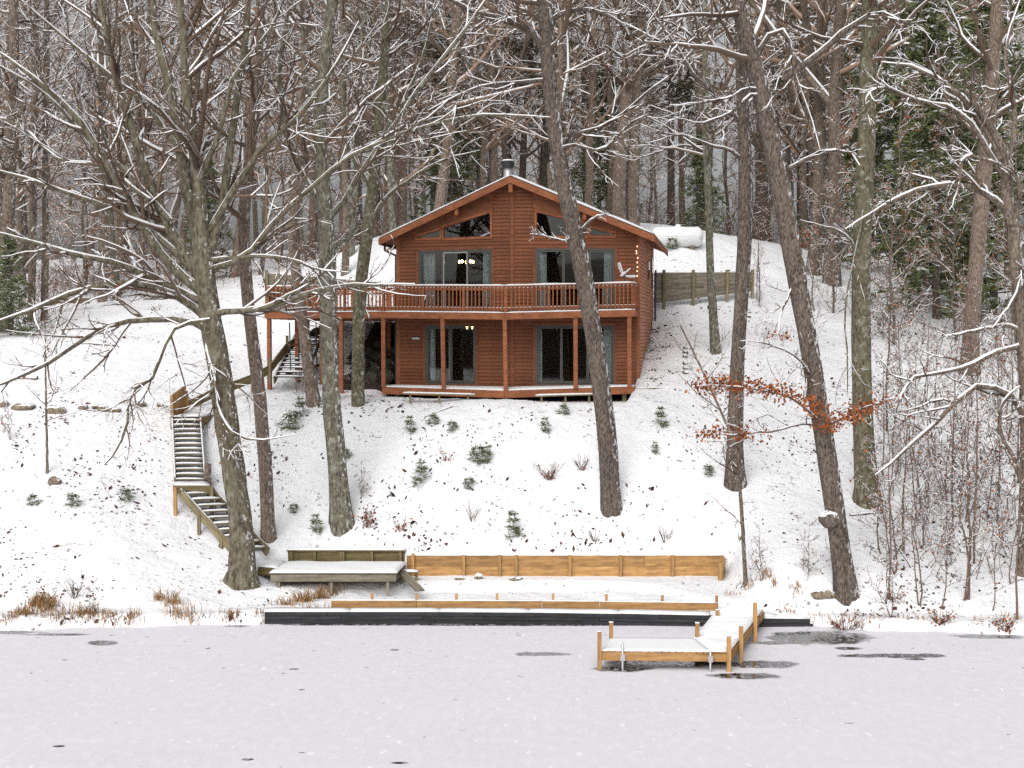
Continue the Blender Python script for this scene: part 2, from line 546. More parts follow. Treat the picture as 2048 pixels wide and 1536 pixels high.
# ---- lake ice with thawed dark patches
m, t, b = nodes('lake_ice')
tc = t.nodes.new('ShaderNodeTexCoord')
pos = tc.outputs['Object']
wn = t.nodes.new('ShaderNodeTexNoise')
wn.inputs['Scale'].default_value = 2.2
wn.inputs['Detail'].default_value = 6
t.links.new(pos, wn.inputs['Vector'])
patches = [(197, 1290, 36, 6), (1087, 1312, 60, 4.5), (1250, 1343, 72, 7), (1495, 1357, 82, 7), (1530, 1333, 86, 9), (1350, 1331, 140, 9), (1640, 1279, 115, 15),
           (1805, 1316, 135, 5), (1700, 1301, 30, 3.5), (1555, 1290, 60, 4), (1985, 1277, 75, 5), (20, 1268, 70, 4), (110, 1500, 14, 2.5), (490, 1527, 14, 2.5),
           (797, 1534, 22, 2.5), (585, 1343, 11, 1.8), (788, 1304, 10, 2), (1835, 1323, 24, 2.5), (600, 1385, 7, 1.6), (110, 1273, 70, 2.5), (1100, 1253.5, 420, 2.2), (470, 1256, 30, 2), (720, 1253, 200, 2.0)]
acc = None
for (px, py, hw, hh) in patches:
    Yc = HCAM * FPX / (py - 675)
    rx = hw * Yc / FPX
    ry = hh * Yc * Yc / (FPX * HCAM)
    mp = N(t, 'ShaderNodeMapping', vector_type='TEXTURE')
    mp.inputs['Location'].default_value = ((px - 1024) * Yc / FPX, Yc, 0)
    mp.inputs['Scale'].default_value = (rx, ry, 1)
    t.links.new(pos, mp.inputs[0])
    ln = N(t, 'ShaderNodeVectorMath', operation='LENGTH')
    t.links.new(mp.outputs[0], ln.inputs[0])
    acc = ln.outputs['Value'] if acc is None else math_(t, 'MINIMUM', acc, ln.outputs['Value'])
d = math_(t, 'ADD', acc, math_(t, 'MULTIPLY', math_(t, 'SUBTRACT', wn.outputs[0], .5), 1.3))
hole = ramp(t, d, [(.72, (1, 1, 1)), (1.0, (0, 0, 0))])
mot = ramp(t, noise(t, coords(t, (1, .5, 1)), 9, 3, .6), [(.34, (.45, .45, .45)), (.52, (1, 1, 1))])
hole = math_(t, 'MULTIPLY', hole, mot)
# small thaw flecks that fade away from the shore
spn = noise(t, coords(t, (1.5, 2.2, 1)), 1.9, 3, .5)
sep = t.nodes.new('ShaderNodeSeparateXYZ')
t.links.new(pos, sep.inputs[0])
near = N(t, 'ShaderNodeMapRange')
near.inputs[1].default_value, near.inputs[2].default_value = 24, 33
t.links.new(sep.outputs['Y'], near.inputs[0])
fl = ramp(t, math_(t, 'ADD', spn, math_(t, 'MULTIPLY', near.outputs[0], .045)), [(.725, (0, 0, 0)), (.765, (1, 1, 1))])
hole = math_(t, 'MAXIMUM', hole, math_(t, 'MULTIPLY', fl, .75))
fine = noise(t, coords(t, (1, .5, 1)), 5, 3, .6)
ice = mixc(t, noise(t, pos, .35, 5), (.63, .62, .67), (.70, .69, .735))
ice = mixc(t, ramp(t, fine, [(.45, (0, 0, 0)), (.75, (1, 1, 1))]), ice, (.72, .715, .76))
spk = ramp(t, noise(t, coords(t, (1, .5, 1)), 5.5, 1, .5), [(.70, (0, 0, 0)), (.74, (1, 1, 1))])
ice = mixc(t, math_(t, 'MULTIPLY', spk, .6), ice, (.88, .88, .92))
t.links.new(mixc(t, hole, ice, (.035, .035, .037)), b.inputs['Base Color'])
rg = N(t, 'ShaderNodeMapRange')
rg.inputs[3].default_value, rg.inputs[4].default_value = .75, .12
t.links.new(hole, rg.inputs[0])
t.links.new(rg.outputs[0], b.inputs['Roughness'])
b.inputs['Specular IOR Level'].default_value = .3
M['ice'] = m
ice_me = MB().add([(-420, -260, 0), (420, -260, 0), (420, 36.5, 0), (-420, 36.5, 0)], [(0, 1, 2, 3)])
tag(ice_me.build('lake_ice', M['ice']), 'frozen lake dusted with pale snow and dark thawed patches', 'lake', kind='structure')

# ---- unseen wooded far ridge behind the viewer, added to darken the glass reflections
fx = np.linspace(-420, 420, 90)
fy = np.array([-150, -156, -165, -185, -260.])
FX, FY = np.meshgrid(fx, fy, indexing='ij')
FZ = np.interp(-FY, [150, 156, 165, 185, 260], [-.3, 9, 14, 19, 27]) + 1.6 * vnoise(FX * .15, FY * .1, 31) * (FY < -151)
idf = np.arange(FX.size).reshape(FX.shape)
tag(npobj('added_far_shore', mesh_np('added_far_shore', np.stack([FX, FY, FZ], -1).reshape(-1, 3), [np.stack([idf[:-1, :-1], idf[1:, :-1], idf[1:, 1:], idf[:-1, 1:]], -1).reshape(-1, 4)], M['added_far_wood'], True)), 'unseen wooded far shore added to darken the window reflections', 'shore', kind='structure')
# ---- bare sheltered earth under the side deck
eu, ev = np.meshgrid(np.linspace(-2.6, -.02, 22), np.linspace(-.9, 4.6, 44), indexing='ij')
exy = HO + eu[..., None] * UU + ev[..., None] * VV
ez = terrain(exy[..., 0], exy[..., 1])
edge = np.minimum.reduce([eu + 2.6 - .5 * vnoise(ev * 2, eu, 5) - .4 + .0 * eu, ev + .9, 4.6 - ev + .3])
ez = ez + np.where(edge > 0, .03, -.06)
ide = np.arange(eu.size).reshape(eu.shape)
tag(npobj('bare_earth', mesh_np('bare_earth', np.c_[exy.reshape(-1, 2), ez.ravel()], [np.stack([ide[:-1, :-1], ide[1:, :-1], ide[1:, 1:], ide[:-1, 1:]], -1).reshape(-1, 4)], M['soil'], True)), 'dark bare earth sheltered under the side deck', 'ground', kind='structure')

# ================================================================ the cabin
hz0 = 5.36
cabin = empty('cabin', (HO[0], HO[1], hz0), 'two-storey rust brown cabin with gabled prow front and wide windows', 'house', rz=-PHI)
def hp(u, v, z):
    return (u, v, z - hz0)
Lh = math.hypot(WD / 2, PROW)
AL = math.atan2(PROW, WD / 2)
SL = 0.412
def roof_z(u):                 # top of the roof deck
    return 13.0 - SL * abs(u - WD / 2)
HALF = {'L': ((0, 0), -AL), 'R': ((WD / 2, -PROW), AL)}
def hw(side, s, off, z):       # point on a half of the prow front, off = outwards
    (u0, v0), a = HALF[side]
    return hp(u0 + s * math.cos(a) + off * math.sin(a), v0 + s * math.sin(a) - off * math.cos(a), z)
def gable(side, s):
    u = s * math.cos(AL) + (0 if side == 'L' else WD / 2)
    return roof_z(u) - .2
# openings: s0, s1, bottom z, top z at s0, top z at s1
OPEN = {
    'L': [(.86, 3.67, 8.36, 10.50, 10.50), (1.12, 3.05, 5.74, 7.83, 7.83), (1.83, 3.62, 10.94, 11.30, 11.80), (.80, 1.70, 10.96, 11.0, 11.25)],
    'R': [(.82, 3.57, 8.36, 10.50, 10.50), (.82, 3.56, 5.74, 7.82, 7.82), (.84, 2.60, 10.94, 11.79, 11.34), (2.73, 3.55, 10.96, 11.25, 11.02)],
}
CH = 0.1285
wedge = MB().hexa([(0, 0, .024), (1, 0, .024), (1, .03, .024), (0, .03, .024), (0, .006, CH), (1, .006, CH), (1, .03, CH), (0, .03, CH)])
wedge.hexa([(0, .027, -.002), (1, .027, -.002), (1, .034, -.002), (0, .034, -.002), (0, .027, .026), (1, .027, .026), (1, .034, .026), (0, .034, .026)])
board = wedge.build('siding_board', M['stain'], cabin)
bme = board.data
bpy.data.objects.remove(board)
bme2 = bme.copy()
bme2.materials[0] = M['stain_side']
def siding(p, rz, ln, me):
    o = bpy.data.objects.new('siding_board', me)
    o.location = p
    o.rotation_euler = (0, 0, rz)
    o.scale = (ln, 1, 1)
    link(o, cabin)
for side in 'LR':
    (u0, v0), a = HALF[side]
    z = 5.62
    while z < 12.7:
        zc = z + CH / 2
        lo, hi = 0.0, Lh
        ss = np.linspace(0, Lh, 400)
        ok = np.array([gable(side, q) > z + .02 for q in ss])
        for (a0, a1, zb, t0, t1) in OPEN[side]:
            tt = t0 + (t1 - t0) * (ss - a0) / (a1 - a0)
            ok &= ~((ss > a0 - .02) & (ss < a1 + .02) & (zc > zb - .02) & (zc < tt + .02))
        run = None
        for k in range(401):
            on = k < 400 and ok[k]
            if on and run is None: run = ss[k]
            if not on and run is not None:
                e = ss[k - 1]
                if e - run > .08:
                    siding(hw(side, run, .03, z), a, e - run, bme)
                run = None
        z += CH
# right-hand side wall, board by board
LB = 7.7
z = 5.5
while z < 11.05:
    siding(hp(WD + .03, 0.0, z), math.pi / 2, LB, bme2)
    z += CH
# shell: left, right, back walls, floors
sh = MB()
sh.box(-.02, .1, 0.02, LB, 0, roof_z(0) - hz0 - .22)
sh.box(WD - .12, WD - .004, 0.06, LB, 0, roof_z(WD) - hz0 - .22)
sh.prism([(0.1, LB - .1), (WD - .12, LB - .1), (WD - .12, LB), (.1, LB)], 0, roof_z(0) - hz0 - .22)
sh.add([hp(.1, LB - .05, 10.9), hp(WD - .1, LB - .05, 10.9), hp(WD / 2, LB - .05, 12.75)], [(0, 1, 2)])
fl_poly = [(.1, .05), (WD / 2, -PROW + .06), (WD - .12, .05), (WD - .12, LB - .1), (.1, LB - .1)]
sh.prism(fl_poly, 8.06 - hz0, 8.34 - hz0)
sh.prism(fl_poly, 0.0, .36)
sh.box(.1, WD - .12, 4.2, 4.3, .36, 8.06 - hz0)
sh.box(WD / 2 - .3, WD / 2 - .2, .4, 4.2, .36, 8.06 - hz0)
sh.box(.1, WD / 2, 4.8, 4.9, 8.34 - hz0, 11 - hz0)
sh.build('wall_shell', M['room'], cabin)
# corner boards, prow board, base board
tb = MB()
tb.box(WD - .11, WD + .034, -.036, .0, .2, 11.0 - hz0)
tb.box(WD + .004, WD + .036, -.0, .12, .2, 11.0 - hz0)
tb.build('corner_board', M['stain_trim'], cabin)
tb = MB()
tb.box(-.04, .10, -.04, .04, .2, 11.0 - hz0)
tb.build('corner_board', M['stain_trim'], cabin)
tb = MB()
tb.box(WD / 2 - .055, WD / 2 + .055, -PROW - .045, -PROW - .0, .2, 12.75 - hz0)
tb.build('prow_board', M['stain'], cabin)
# sloping boards that fill the gable above the clerestory windows
for side, (sa, sb, za, zb) in (('L', (.55, 3.72, 10.99, 11.90)), ('R', (.72, 3.9, 11.90, 11.00))):
    g = MB()
    n = 8
    for k in range(n):
        q0, q1 = sa + (sb - sa) * k / n, sa + (sb - sa) * (k + 1) / n
        b0, b1 = za + (zb - za) * k / n, za + (zb - za) * (k + 1) / n
        g.hexa([hw(side, q0, .05, b0), hw(side, q1, .05, b1), hw(side, q1, .0, b1), hw(side, q0, .0, b0),
                hw(side, q0, .05, max(b0 + .05, gable(side, q0) + .1)), hw(side, q1, .05, max(b1 + .05, gable(side, q1) + .1)), hw(side, q1, .0, max(b1 + .05, gable(side, q1) + .1)), hw(side, q0, .0, max(b0 + .05, gable(side, q0) + .1))])
    g.build('gable_panel', M['stain'], cabin)

def wbar(mb, side, s0, s1, z0, z1, o0, o1):
    mb.hexa([hw(side, s0, o1, z0), hw(side, s1, o1, z0), hw(side, s1, o0, z0), hw(side, s0, o0, z0),
             hw(side, s0, o1, z1), hw(side, s1, o1, z1), hw(side, s1, o0, z1), hw(side, s0, o0, z1)])
def quad_trim(mb, side, a0, a1, zb, t0, t1, wdt, o0, o1):
    wbar(mb, side, a0 - wdt, a0, zb - wdt, t0 + wdt * .3, o0, o1)
    wbar(mb, side, a1, a1 + wdt, zb - wdt, t1 + wdt * .3, o0, o1)
    wbar(mb, side, a0, a1, zb - wdt, zb, o0, o1)
    mb.hexa([hw(side, a0 - wdt, o1, t0), hw(side, a1 + wdt, o1, t1), hw(side, a1 + wdt, o0, t1), hw(side, a0 - wdt, o0, t0),
             hw(side, a0 - wdt, o1, t0 + wdt), hw(side, a1 + wdt, o1, t1 + wdt), hw(side, a1 + wdt, o0, t1 + wdt), hw(side, a0 - wdt, o0, t0 + wdt)])
def slider(side, op, mull, curtains, label):
    a0, a1, zb, t0, t1 = op
    f = MB()
    quad_trim(f, side, a0 + .05, a1 - .05, zb + .05, t0 - .05, t1 - .05, .06, -.05, .035)
    root = f.build('sliding_door', M['frame'], cabin)
    tag(root, label)
    tr_ = MB()
    quad_trim(tr_, side, a0 - .012, a1 + .012, zb + .0, t0 + .012, t1 + .012, .09, .0, .045)
    tr_.build('casing', M['stain'], root)
    edges = [a0 + .06] + mull + [a1 - .06]
    for k in range(len(edges) - 1):
        e0, e1 = edges[k], edges[k + 1]
        off = -.02 if k % 2 else .005
        fr_ = MB()
        wbar(fr_, side, e0, e0 + .045, zb + .06, t0 - .06, off - .02, off + .018)
        wbar(fr_, side, e1 - .045, e1, zb + .06, t0 - .06, off - .02, off + .018)
        wbar(fr_, side, e0 + .045, e1 - .045, zb + .06, zb + .13, off - .02, off + .018)
        wbar(fr_, side, e0 + .045, e1 - .045, t0 - .11, t0 - .06, off - .02, off + .018)
        fr_.build('sash', M['alu'] if (k == 1 and zb > 8 and side == 'L') else M['frame'], root)
        g = MB()
        wbar(g, side, e0 + .045, e1 - .045, zb + .13, t0 - .11, off - .004, off + .004)
        g.build('pane', M['glass'], root)
    for (c0, c1) in curtains:
        c = MB()
        n = max(6, int((c1 - c0) / .03))
        vs, fs = [], []
        for k in range(n + 1):
            q = c0 + (c1 - c0) * k / n
            oo = -.14 - .035 * math.sin(k * 1.9)
            vs += [hw(side, q, oo, zb + .08), hw(side, q, oo + .01, t0 - .08)]
        fs = [(2 * k, 2 * k + 2, 2 * k + 3, 2 * k + 1) for k in range(n)]
        c.add(vs, fs)
        c.build('curtain', M['curtain'], root)
slider('L', OPEN['L'][0], [1.79, 2.74], [(.98, 1.42), (3.28, 3.60)], 'three-panel patio door on the upper deck with a lit chandelier behind it')
slider('L', OPEN['L'][1], [2.10], [(1.2, 1.42), (1.95, 2.1)], 'narrow two-panel patio door on the lower porch')
slider('R', OPEN['R'][0], [1.79, 2.70], [(.95, 1.2), (3.22, 3.5)], 'wide patio door on the upper deck behind the leaning tree')
slider('R', OPEN['R'][1], [1.72, 2.64], [(.93, 1.05), (3.2, 3.48)], 'wide patio door on the lower porch behind the leaning tree')
for side in 'LR':
    for (a0, a1, zb, t0, t1) in OPEN[side][2:]:
        f = MB()
        quad_trim(f, side, a0 + .02, a1 - .02, zb + .02, t0 - .03, t1 - .03, .035, -.04, .03)
        root = f.build('clerestory_window', M['stain'], cabin)
        g = MB()
        g.hexa([hw(side, a0 + .02, .004, zb + .02), hw(side, a1 - .02, .004, zb + .02), hw(side, a1 - .02, -.004, zb + .02), hw(side, a0 + .02, -.004, zb + .02),
                hw(side, a0 + .02, .004, t0 - .03), hw(side, a1 - .02, .004, t1 - .03), hw(side, a1 - .02, -.004, t1 - .03), hw(side, a0 + .02, -.004, t0 - .03)])
        g.build('pane', M['glass'], root)
        tr_ = MB()
        quad_trim(tr_, side, a0 - .0, a1 + .0, zb, t0, t1, .08, .02, .062)
        tr_.build('casing', M['stain_trim'], root)
# two narrow windows high on the side wall
for (v0, z0, z1) in ((4.2, 9.6, 10.35), (6.3, 9.3, 10.6)):
    q = MB()
    q.box(WD + .02, WD + .06, v0, v0 + .5, z0 - hz0, z1 - hz0)
    wn_ = q.build('side_window', M['frame'], cabin)
    q = MB()
    q.box(WD + .055, WD + .066, v0 + .06, v0 + .44, z0 + .06 - hz0, z1 - .06 - hz0)
    q.build('pane', M['glass'], wn_)

# roof
EV, OV, OP, RB = .555, .45, .45, LB + .5
TH = .17
def roof_half(sgn, dz0, dz1, ins=0.0):
    ue = WD / 2 + sgn * (WD / 2 + EV - ins)
    pr = [(WD / 2, -(PROW + OP) + ins), (ue, -OV + ins), (ue, RB - ins), (WD / 2, RB - ins)]
    if sgn < 0:
        pr = pr[::-1]
    mb = MB()
    mb.prism(pr, [roof_z(p[0]) + dz0 - hz0 for p in pr], [roof_z(p[0]) + dz1 - hz0 for p in pr])
    return mb
r1, r2 = roof_half(-1, -TH, -.03, .02), roof_half(1, -TH, -.03, .02)
r1.add(r2.v, r2.f)
roof = r1.build('roof', M['stain'], cabin)
r1, r2 = roof_half(-1, -.03, .0), roof_half(1, -.03, .0)
r1.add(r2.v, r2.f)
r1.build('roof_covering', M['roofing'], roof)
for sgn, nm in ((-1, 0), (1, 1)):
    ue = WD / 2 + sgn * (WD / 2 + EV)
    a = np.array(hp(WD / 2, -(PROW + OP) - .0, roof_z(WD / 2) - .15))
    b_ = np.array(hp(ue, -OV - .0, roof_z(ue) - .15))
    mb = MB()
    hgt = .23
    mb.hexa([a + (0, -.03, -hgt / 2), b_ + (0, -.03, -hgt / 2), b_ + (0, .02, -hgt / 2), a + (0, .02, -hgt / 2),
             a + (0, -.03, hgt / 2), b_ + (0, -.03, hgt / 2), b_ + (0, .02, hgt / 2), a + (0, .02, hgt / 2)])
    mb.build('rake_board', M['stain_trim'], roof)
    mb = MB()
    e0, e1 = (ue, ue + sgn * .03)
    mb.box(min(e0, e1), max(e0, e1), -OV, RB, roof_z(ue) - .26 - hz0, roof_z(ue) - .035 - hz0)
    mb.build('eave_board', M['stain_trim'], roof)
    ins = .03
    ue2 = WD / 2 + sgn * (WD / 2 + EV - .02)
    q = [hp(WD / 2, -(PROW + OP) + .02, roof_z(WD / 2) + .0), hp(ue2, -OV + .02, roof_z(ue2)), hp(ue2, RB, roof_z(ue2)), hp(WD / 2, RB, roof_z(WD / 2))]
    snow_obj('roof_snow', [q if sgn > 0 else [q[1], q[0], q[3], q[2]]], .085, M['snow'], roof, 5, .22)
mb = MB()
mb.box(WD / 2 - .07, WD / 2 + .07, -(PROW + OP) + .03, -PROW + .2, 12.42 - hz0, 12.82 - hz0)
mb.build('ridge_beam', M['stain_trim'], roof)
for uu in (WD * .272, WD * .79):
    mb = MB()
    vv0 = -PROW * (1 - abs(uu - WD / 2) / (WD / 2))
    mb.box(uu - .06, uu + .06, vv0 - .46, vv0 + .1, roof_z(uu) - .48 - hz0, roof_z(uu) - .24 - hz0)
    mb.build('purlin_end', M['stain_trim'], roof)
# chimney
def lathe(mb, cx, cy, prof, n=16):
    b0 = len(mb.v)
    for (r, z) in prof:
        for k in range(n):
            mb.v.append((cx + r * math.cos(k * 2 * math.pi / n), cy + r * math.sin(k * 2 * math.pi / n), z))
    for i in range(len(prof) - 1):
        for k in range(n):
            mb.f.append((b0 + i * n + k, b0 + i * n + (k + 1) % n, b0 + (i + 1) * n + (k + 1) % n, b0 + (i + 1) * n + k))
    mb.f.append(tuple(b0 + (len(prof) - 1) * n + k for k in range(n)))
    return mb
cx, cy = WD / 2 - .92, 3.6
zc = 12.85 - hz0
ch = lathe(MB(), cx, cy, [(.175, zc - .5), (.175, zc + 1.02), (.15, zc + 1.03)]).build('chimney', M['galv'], cabin, True)
lathe(MB(), cx, cy, [(.12, zc + 1.0), (.235, zc + 1.03), (.235, zc + 1.27), (.20, zc + 1.28)]).build('chimney_cap', M['dark'], ch)
lathe(MB(), cx, cy, [(.23, zc + 1.283), (.21, zc + 1.33), (.1, zc + 1.35), (.02, zc + 1.352)]).build('snow', M['snow'], ch, True)
# gutter downspout at the left corner
ds = MB()
pts = [hp(-EV + .03, .2, 10.72), hp(-EV + .04, .2, 10.55), hp(-.08, .1, 10.36), hp(-.08, .06, 5.6)]
for a, c in zip(pts[:-1], pts[1:]):
    ds.bar(a, c, .07, .07, (0, 1, .01))
ds.build('downspout', M['dark'], cabin)
# small name board left of the porch door
mb = MB()
wbar(mb, 'L', .60, .88, 7.33, 7.40, .035, .06)
mb.build('name_board', plain('pale_plaque', (.5, .55, .6), .5), cabin)
# utility pipe and meter on the side wall
mb = MB()
mb.box(WD + .06, WD + .20, 6.4, 6.62, 7.75 - hz0, 8.05 - hz0)
mb.build('utility_meter', M['galv'], cabin)

# ---- lamps seen through the glass
def chandelier(name, label, c, n, rad, drop):
    root = empty(name, c, label, 'lamp')
    q = MB()
    q.bar((0, 0, -.02), (0, 0, drop), .025, .025, (1, 0, 0))
    for k in range(n):
        a = k * 2 * math.pi / n + .35
        q.bar((0, 0, 0), (rad * math.cos(a), rad * math.sin(a), -.02), .02, .02)
    q.build('arms', M['dark'], root)
    for k in range(n):
        a = k * 2 * math.pi / n + .35
        q = lathe(MB(), rad * math.cos(a), rad * math.sin(a), [(.012, -.03), (.045, .0), (.05, .04), (.03, .08), (.005, .095)], 10)
        q.build('bulb', M['bulb'], root, True)
    return root
p = HL(2.35, .9)
chandelier('chandelier', 'chandelier with lit bulbs hanging behind the upper left patio door', (p[0], p[1], 10.13), 5, .26, .75)
p = HL(2.45, 1.0)
chandelier('ceiling_lamp', 'small lit ceiling lamp behind the lower left porch door', (p[0], p[1], 7.74), 2, .10, .31)

# ================================================================ decks
def deck_poly(pl):
    return [(q[0], q[1]) for q in pl]
# ---- lower porch deck
pz = 5.70
porch = empty('porch_deck', (HO[0], HO[1], hz0), 'low rust brown porch deck under the upper deck with snowy floor', 'deck', rz=-PHI)
PL, PC, PR = (-.2, -1.35), (WD / 2, -2.5), (WD - .06, -1.3)
ZL, ZC, ZR = 5.66, 5.60, 5.73
mb = MB()
poly = [PL, PC, PR, (WD - .06, -.03), (WD / 2, -PROW - .06), (-.2, -.03)]
zz = [ZL, ZC, ZR, 5.74, 5.70, 5.70]
mb.prism(poly, [q - .06 - hz0 for q in zz], [q - hz0 for q in zz])
mb.build('floor', M['stain'], porch)
for (a, za), (c, zc_) in (((PL, ZL), (PC, ZC)), ((PC, ZC), (PR, ZR)), ((PR, ZR), ((WD - .06, 0), 5.74)), (((-.2, 0), 5.7), (PL, ZL))):
    mb = MB()
    mb.bar(hp(a[0], a[1], za - .125), hp(c[0], c[1], zc_ - .125), .05, .245)
    mb.build('rim_board', M['stain_trim'], porch)
quads = [[hp(PL[0], PL[1] + .02, ZL + .003), hp(PC[0], PC[1] + .02, ZC + .003), hp(WD / 2, -PROW - .5, 5.685), hp(-.2, -.5, 5.69)],
         [hp(PC[0], PC[1] + .02, ZC + .003), hp(PR[0], PR[1] + .02, ZR + .003), hp(WD - .06, -.25, 5.74), hp(WD / 2, -PROW - .5, 5.685)]]
snow_obj('snow', quads, .035, M['snow'], porch, 5, .25)
for (uu, vv) in ((.3, -1.2), (WD / 2, -2.3), (WD - .4, -1.1)):
    mb = MB()
    mb.box(uu - .07, uu + .07, vv - .07, vv + .07, -.25, .12)
    mb.build('footing', M['oldwood'], porch)

# ---- upper deck
DZ = 8.36                      # top of the boards at the wall
upper = empty('upper_deck', (HO[0], HO[1], hz0), 'raised rust brown deck with baluster railing wrapping the cabin front', 'deck', rz=-PHI)
UL, UK, UC, UR = (-4.5, -1.42), (-.2, -1.38), (WD / 2, -2.5), (WD - .04, -1.3)
zs = {'L': 8.30, 'K': 8.31, 'C': 8.23, 'R': 8.35}
DB = 4.6                        # the side deck runs back this far
mb = MB()
poly = [UL, UK, UC, UR, (WD - .04, -.03), (WD / 2, -PROW - .06), (-.02, -.03), (-.02, DB), (-4.5, DB)]
zz = [8.30, 8.31, 8.23, 8.35, 8.36, 8.36, 8.36, 8.36, 8.32]
mb.prism(poly, [q - .05 - hz0 for q in zz], [q - hz0 for q in zz])
mb.build('floor', M['stain'], upper)
line = [(UL, 8.30), (UK, 8.31), (UC, 8.23), (UR, 8.35)]
for (a, za), (c, zc_) in zip(line[:-1], line[1:]):
    mb = MB()
    mb.bar(hp(a[0], a[1], za - .115), hp(c[0], c[1], zc_ - .115), .05, .225)
    mb.build('rim_board', M['stain_trim'], upper)
for (a, c) in ((UR, (WD - .04, -.04)), (UL, (-4.5, DB)), ((-4.5, DB), (-.05, DB))):
    mb = MB()
    mb.bar(hp(a[0], a[1], 8.23), hp(c[0], c[1], 8.24), .05, .225)
    mb.build('rim_board', M['stain_trim'], upper)
# joists under the side deck
for k in range(7):
    v = -.8 + k * .85
    mb = MB()
    mb.box(-4.45, -.05, v - .02, v + .02, 8.05 - hz0, 8.25 - hz0)
    mb.build('joist', M['stain'], upper)
sq = []
for (a, za), (c, zc_) in zip(line[:-1], line[1:]):
    sq.append([hp(a[0], a[1] - .02, za + .002), hp(c[0], c[1] - .02, zc_ + .002), hp(c[0], c[1] + .5, zc_ + .01), hp(a[0], a[1] + .5, za + .01)])
sq.append([hp(-4.4, -.9, 8.32), hp(-.1, -.9, 8.32), hp(-.1, DB, 8.365), hp(-4.4, DB, 8.33)])
snow_obj('snow', sq, .05, M['snow'], upper, 4, .25)
# posts
def ground_local(u, v):
    q = HL(u, v)
    return gz(q[0], q[1])
for (uu, vv, zt, zb_) in [(-.17, -1.33, 8.08, 5.66), (2.1, -1.92, 8.03, 5.62), (WD / 2 + .02, -2.44, 8.0, 5.6), (WD / 2 + 2.33, -1.86, 8.05, 5.66), (WD - .24, -1.29, 8.1, 5.72),
                       (-4.38, -1.32, 8.08, None), (-3.72, -.2, 8.08, None), (-2.75, -.3, 8.08, None), (-1.75, -1.2, 8.08, None), (-.9, 2.2, 8.08, None), (-2.5, 3.4, 8.08, None), (-4.38, 3.0, 8.08, None)]:
    zb_ = ground_local(uu, vv) - .15 if zb_ is None else zb_
    mb = MB()
    mb.box(-.068, .068, -.068, .068, 0, zt - zb_)
    o = mb.build('post', M['stain_trim'], upper, loc=hp(uu, vv, zb_))
    if uu > 0:
        o.rotation_euler = (0, math.radians(-.9 if uu < 5 else -.3), 0)
        o.location.x += .03
# railing
def railing(a, za, c, zc_, n_posts, snow=True, step=.142):
    a, c = np.array(hp(a[0], a[1], za)), np.array(hp(c[0], c[1], zc_))
    L = np.linalg.norm(c - a)
    t_ = (c - a) / L
    out_ = np.array([t_[1], -t_[0], 0])
    mb = MB()
    mb.bar(a + (0, 0, .90), c + (0, 0, .90), .10, .04)
    mb.build('top_rail', M['stain_trim'], upper)
    mb = MB()
    mb.bar(a + (0, 0, .80), c + (0, 0, .80), .04, .09)
    mb.build('upper_stringer', M['stain'], upper)
    mb = MB()
    mb.bar(a + (0, 0, .13), c + (0, 0, .13), .04, .09)
    mb.build('lower_stringer', M['stain'], upper)
    n = int(L / step)
    bm_ = MB()
    bm_.bar((0, 0, .05), (0, 0, .87), .036, .036, (0, 1, 0))
    me = bpy.data.meshes.new('baluster')
    me.from_pydata(bm_.v, [], bm_.f)
    me.materials.append(M['stain_trim'])
    sv = []
    for k in range(n):
        p_ = a + t_ * ((k + .5) * L / n) + out_ * .04
        o = bpy.data.objects.new('baluster', me)
        o.location = p_
        o.rotation_euler = (0, 0, math.atan2(t_[1], t_[0]))
        link(o, upper)
        q = out_ * .03
        sv.append([p_ + (-.024 * t_[0], -.024 * t_[1], .868) - out_ * .01, p_ + (.024 * t_[0], .024 * t_[1], .868) - out_ * .01])
    if snow:
        up = [0, 0, .922]
        e = out_ * .05
        snow_obj('rail_snow', [[a + up + e, c + up + e, c + up - e, a + up - e]], .045, M['snow'], upper, 5, .3)
        sq = []
        for k in range(n):
            s0 = a + t_ * ((k + .17 + .5) * L / n) + (0, 0, .176)
            s1 = a + t_ * ((k + .83 + .5) * L / n) + (0, 0, .176)
            e2 = out_ * .022
            sq.append([s0 + e2, s1 + e2, s1 - e2, s0 - e2])
        for k in range(n):
            p_ = a + t_ * ((k + .5) * L / n) + out_ * .045 + (0, 0, .84)
            d1, d2 = t_ * .026, out_ * .026
            sq.append([p_ - d1 + d2, p_ + d1 + d2, p_ + d1 - d2, p_ - d1 - d2])
        snow_obj('baluster_snow', sq, .032, M['snow'], upper, 3, .2)
    for k in range(n_posts):
        q = a + t_ * (L * (k + .02) / max(1, n_posts)) + out_ * .0
        mb = MB()
        mb.box(-.045, .045, -.045, .045, -.22, .89)
        o = mb.build('rail_post', M['stain_trim'], upper, loc=q - out_ * .02)
        o.rotation_euler = (0, 0, math.atan2(t_[1], t_[0]))
railing((UL[0] + .05, UL[1] + .06), 8.30, (UK[0], UK[1] + .06), 8.31, 3)
railing((UK[0], UK[1] + .06), 8.31, (UC[0], UC[1] + .06), 8.23, 3)
railing((UC[0], UC[1] + .06), 8.23, (UR[0] - .04, UR[1] + .06), 8.35, 3)
railing((UR[0] - .05, UR[1] + .1), 8.35, (UR[0] - .05, -.05), 8.36, 1)
railing((-4.42, DB - .06), 8.33, (-.1, DB - .06), 8.36, 3)
railing((-4.42, UL[1] + .1), 8.30, (-4.42, DB - .1), 8.33, 3)
# boarded privacy panel on the outer bay of the side deck
for k in range(11):
    mb = MB()
    mb.box(0, .125, 0, .02, 0, .62)
    mb.build('panel_board', M['stain'], upper, loc=hp(-4.40 + k * .135, -.95, 8.36))
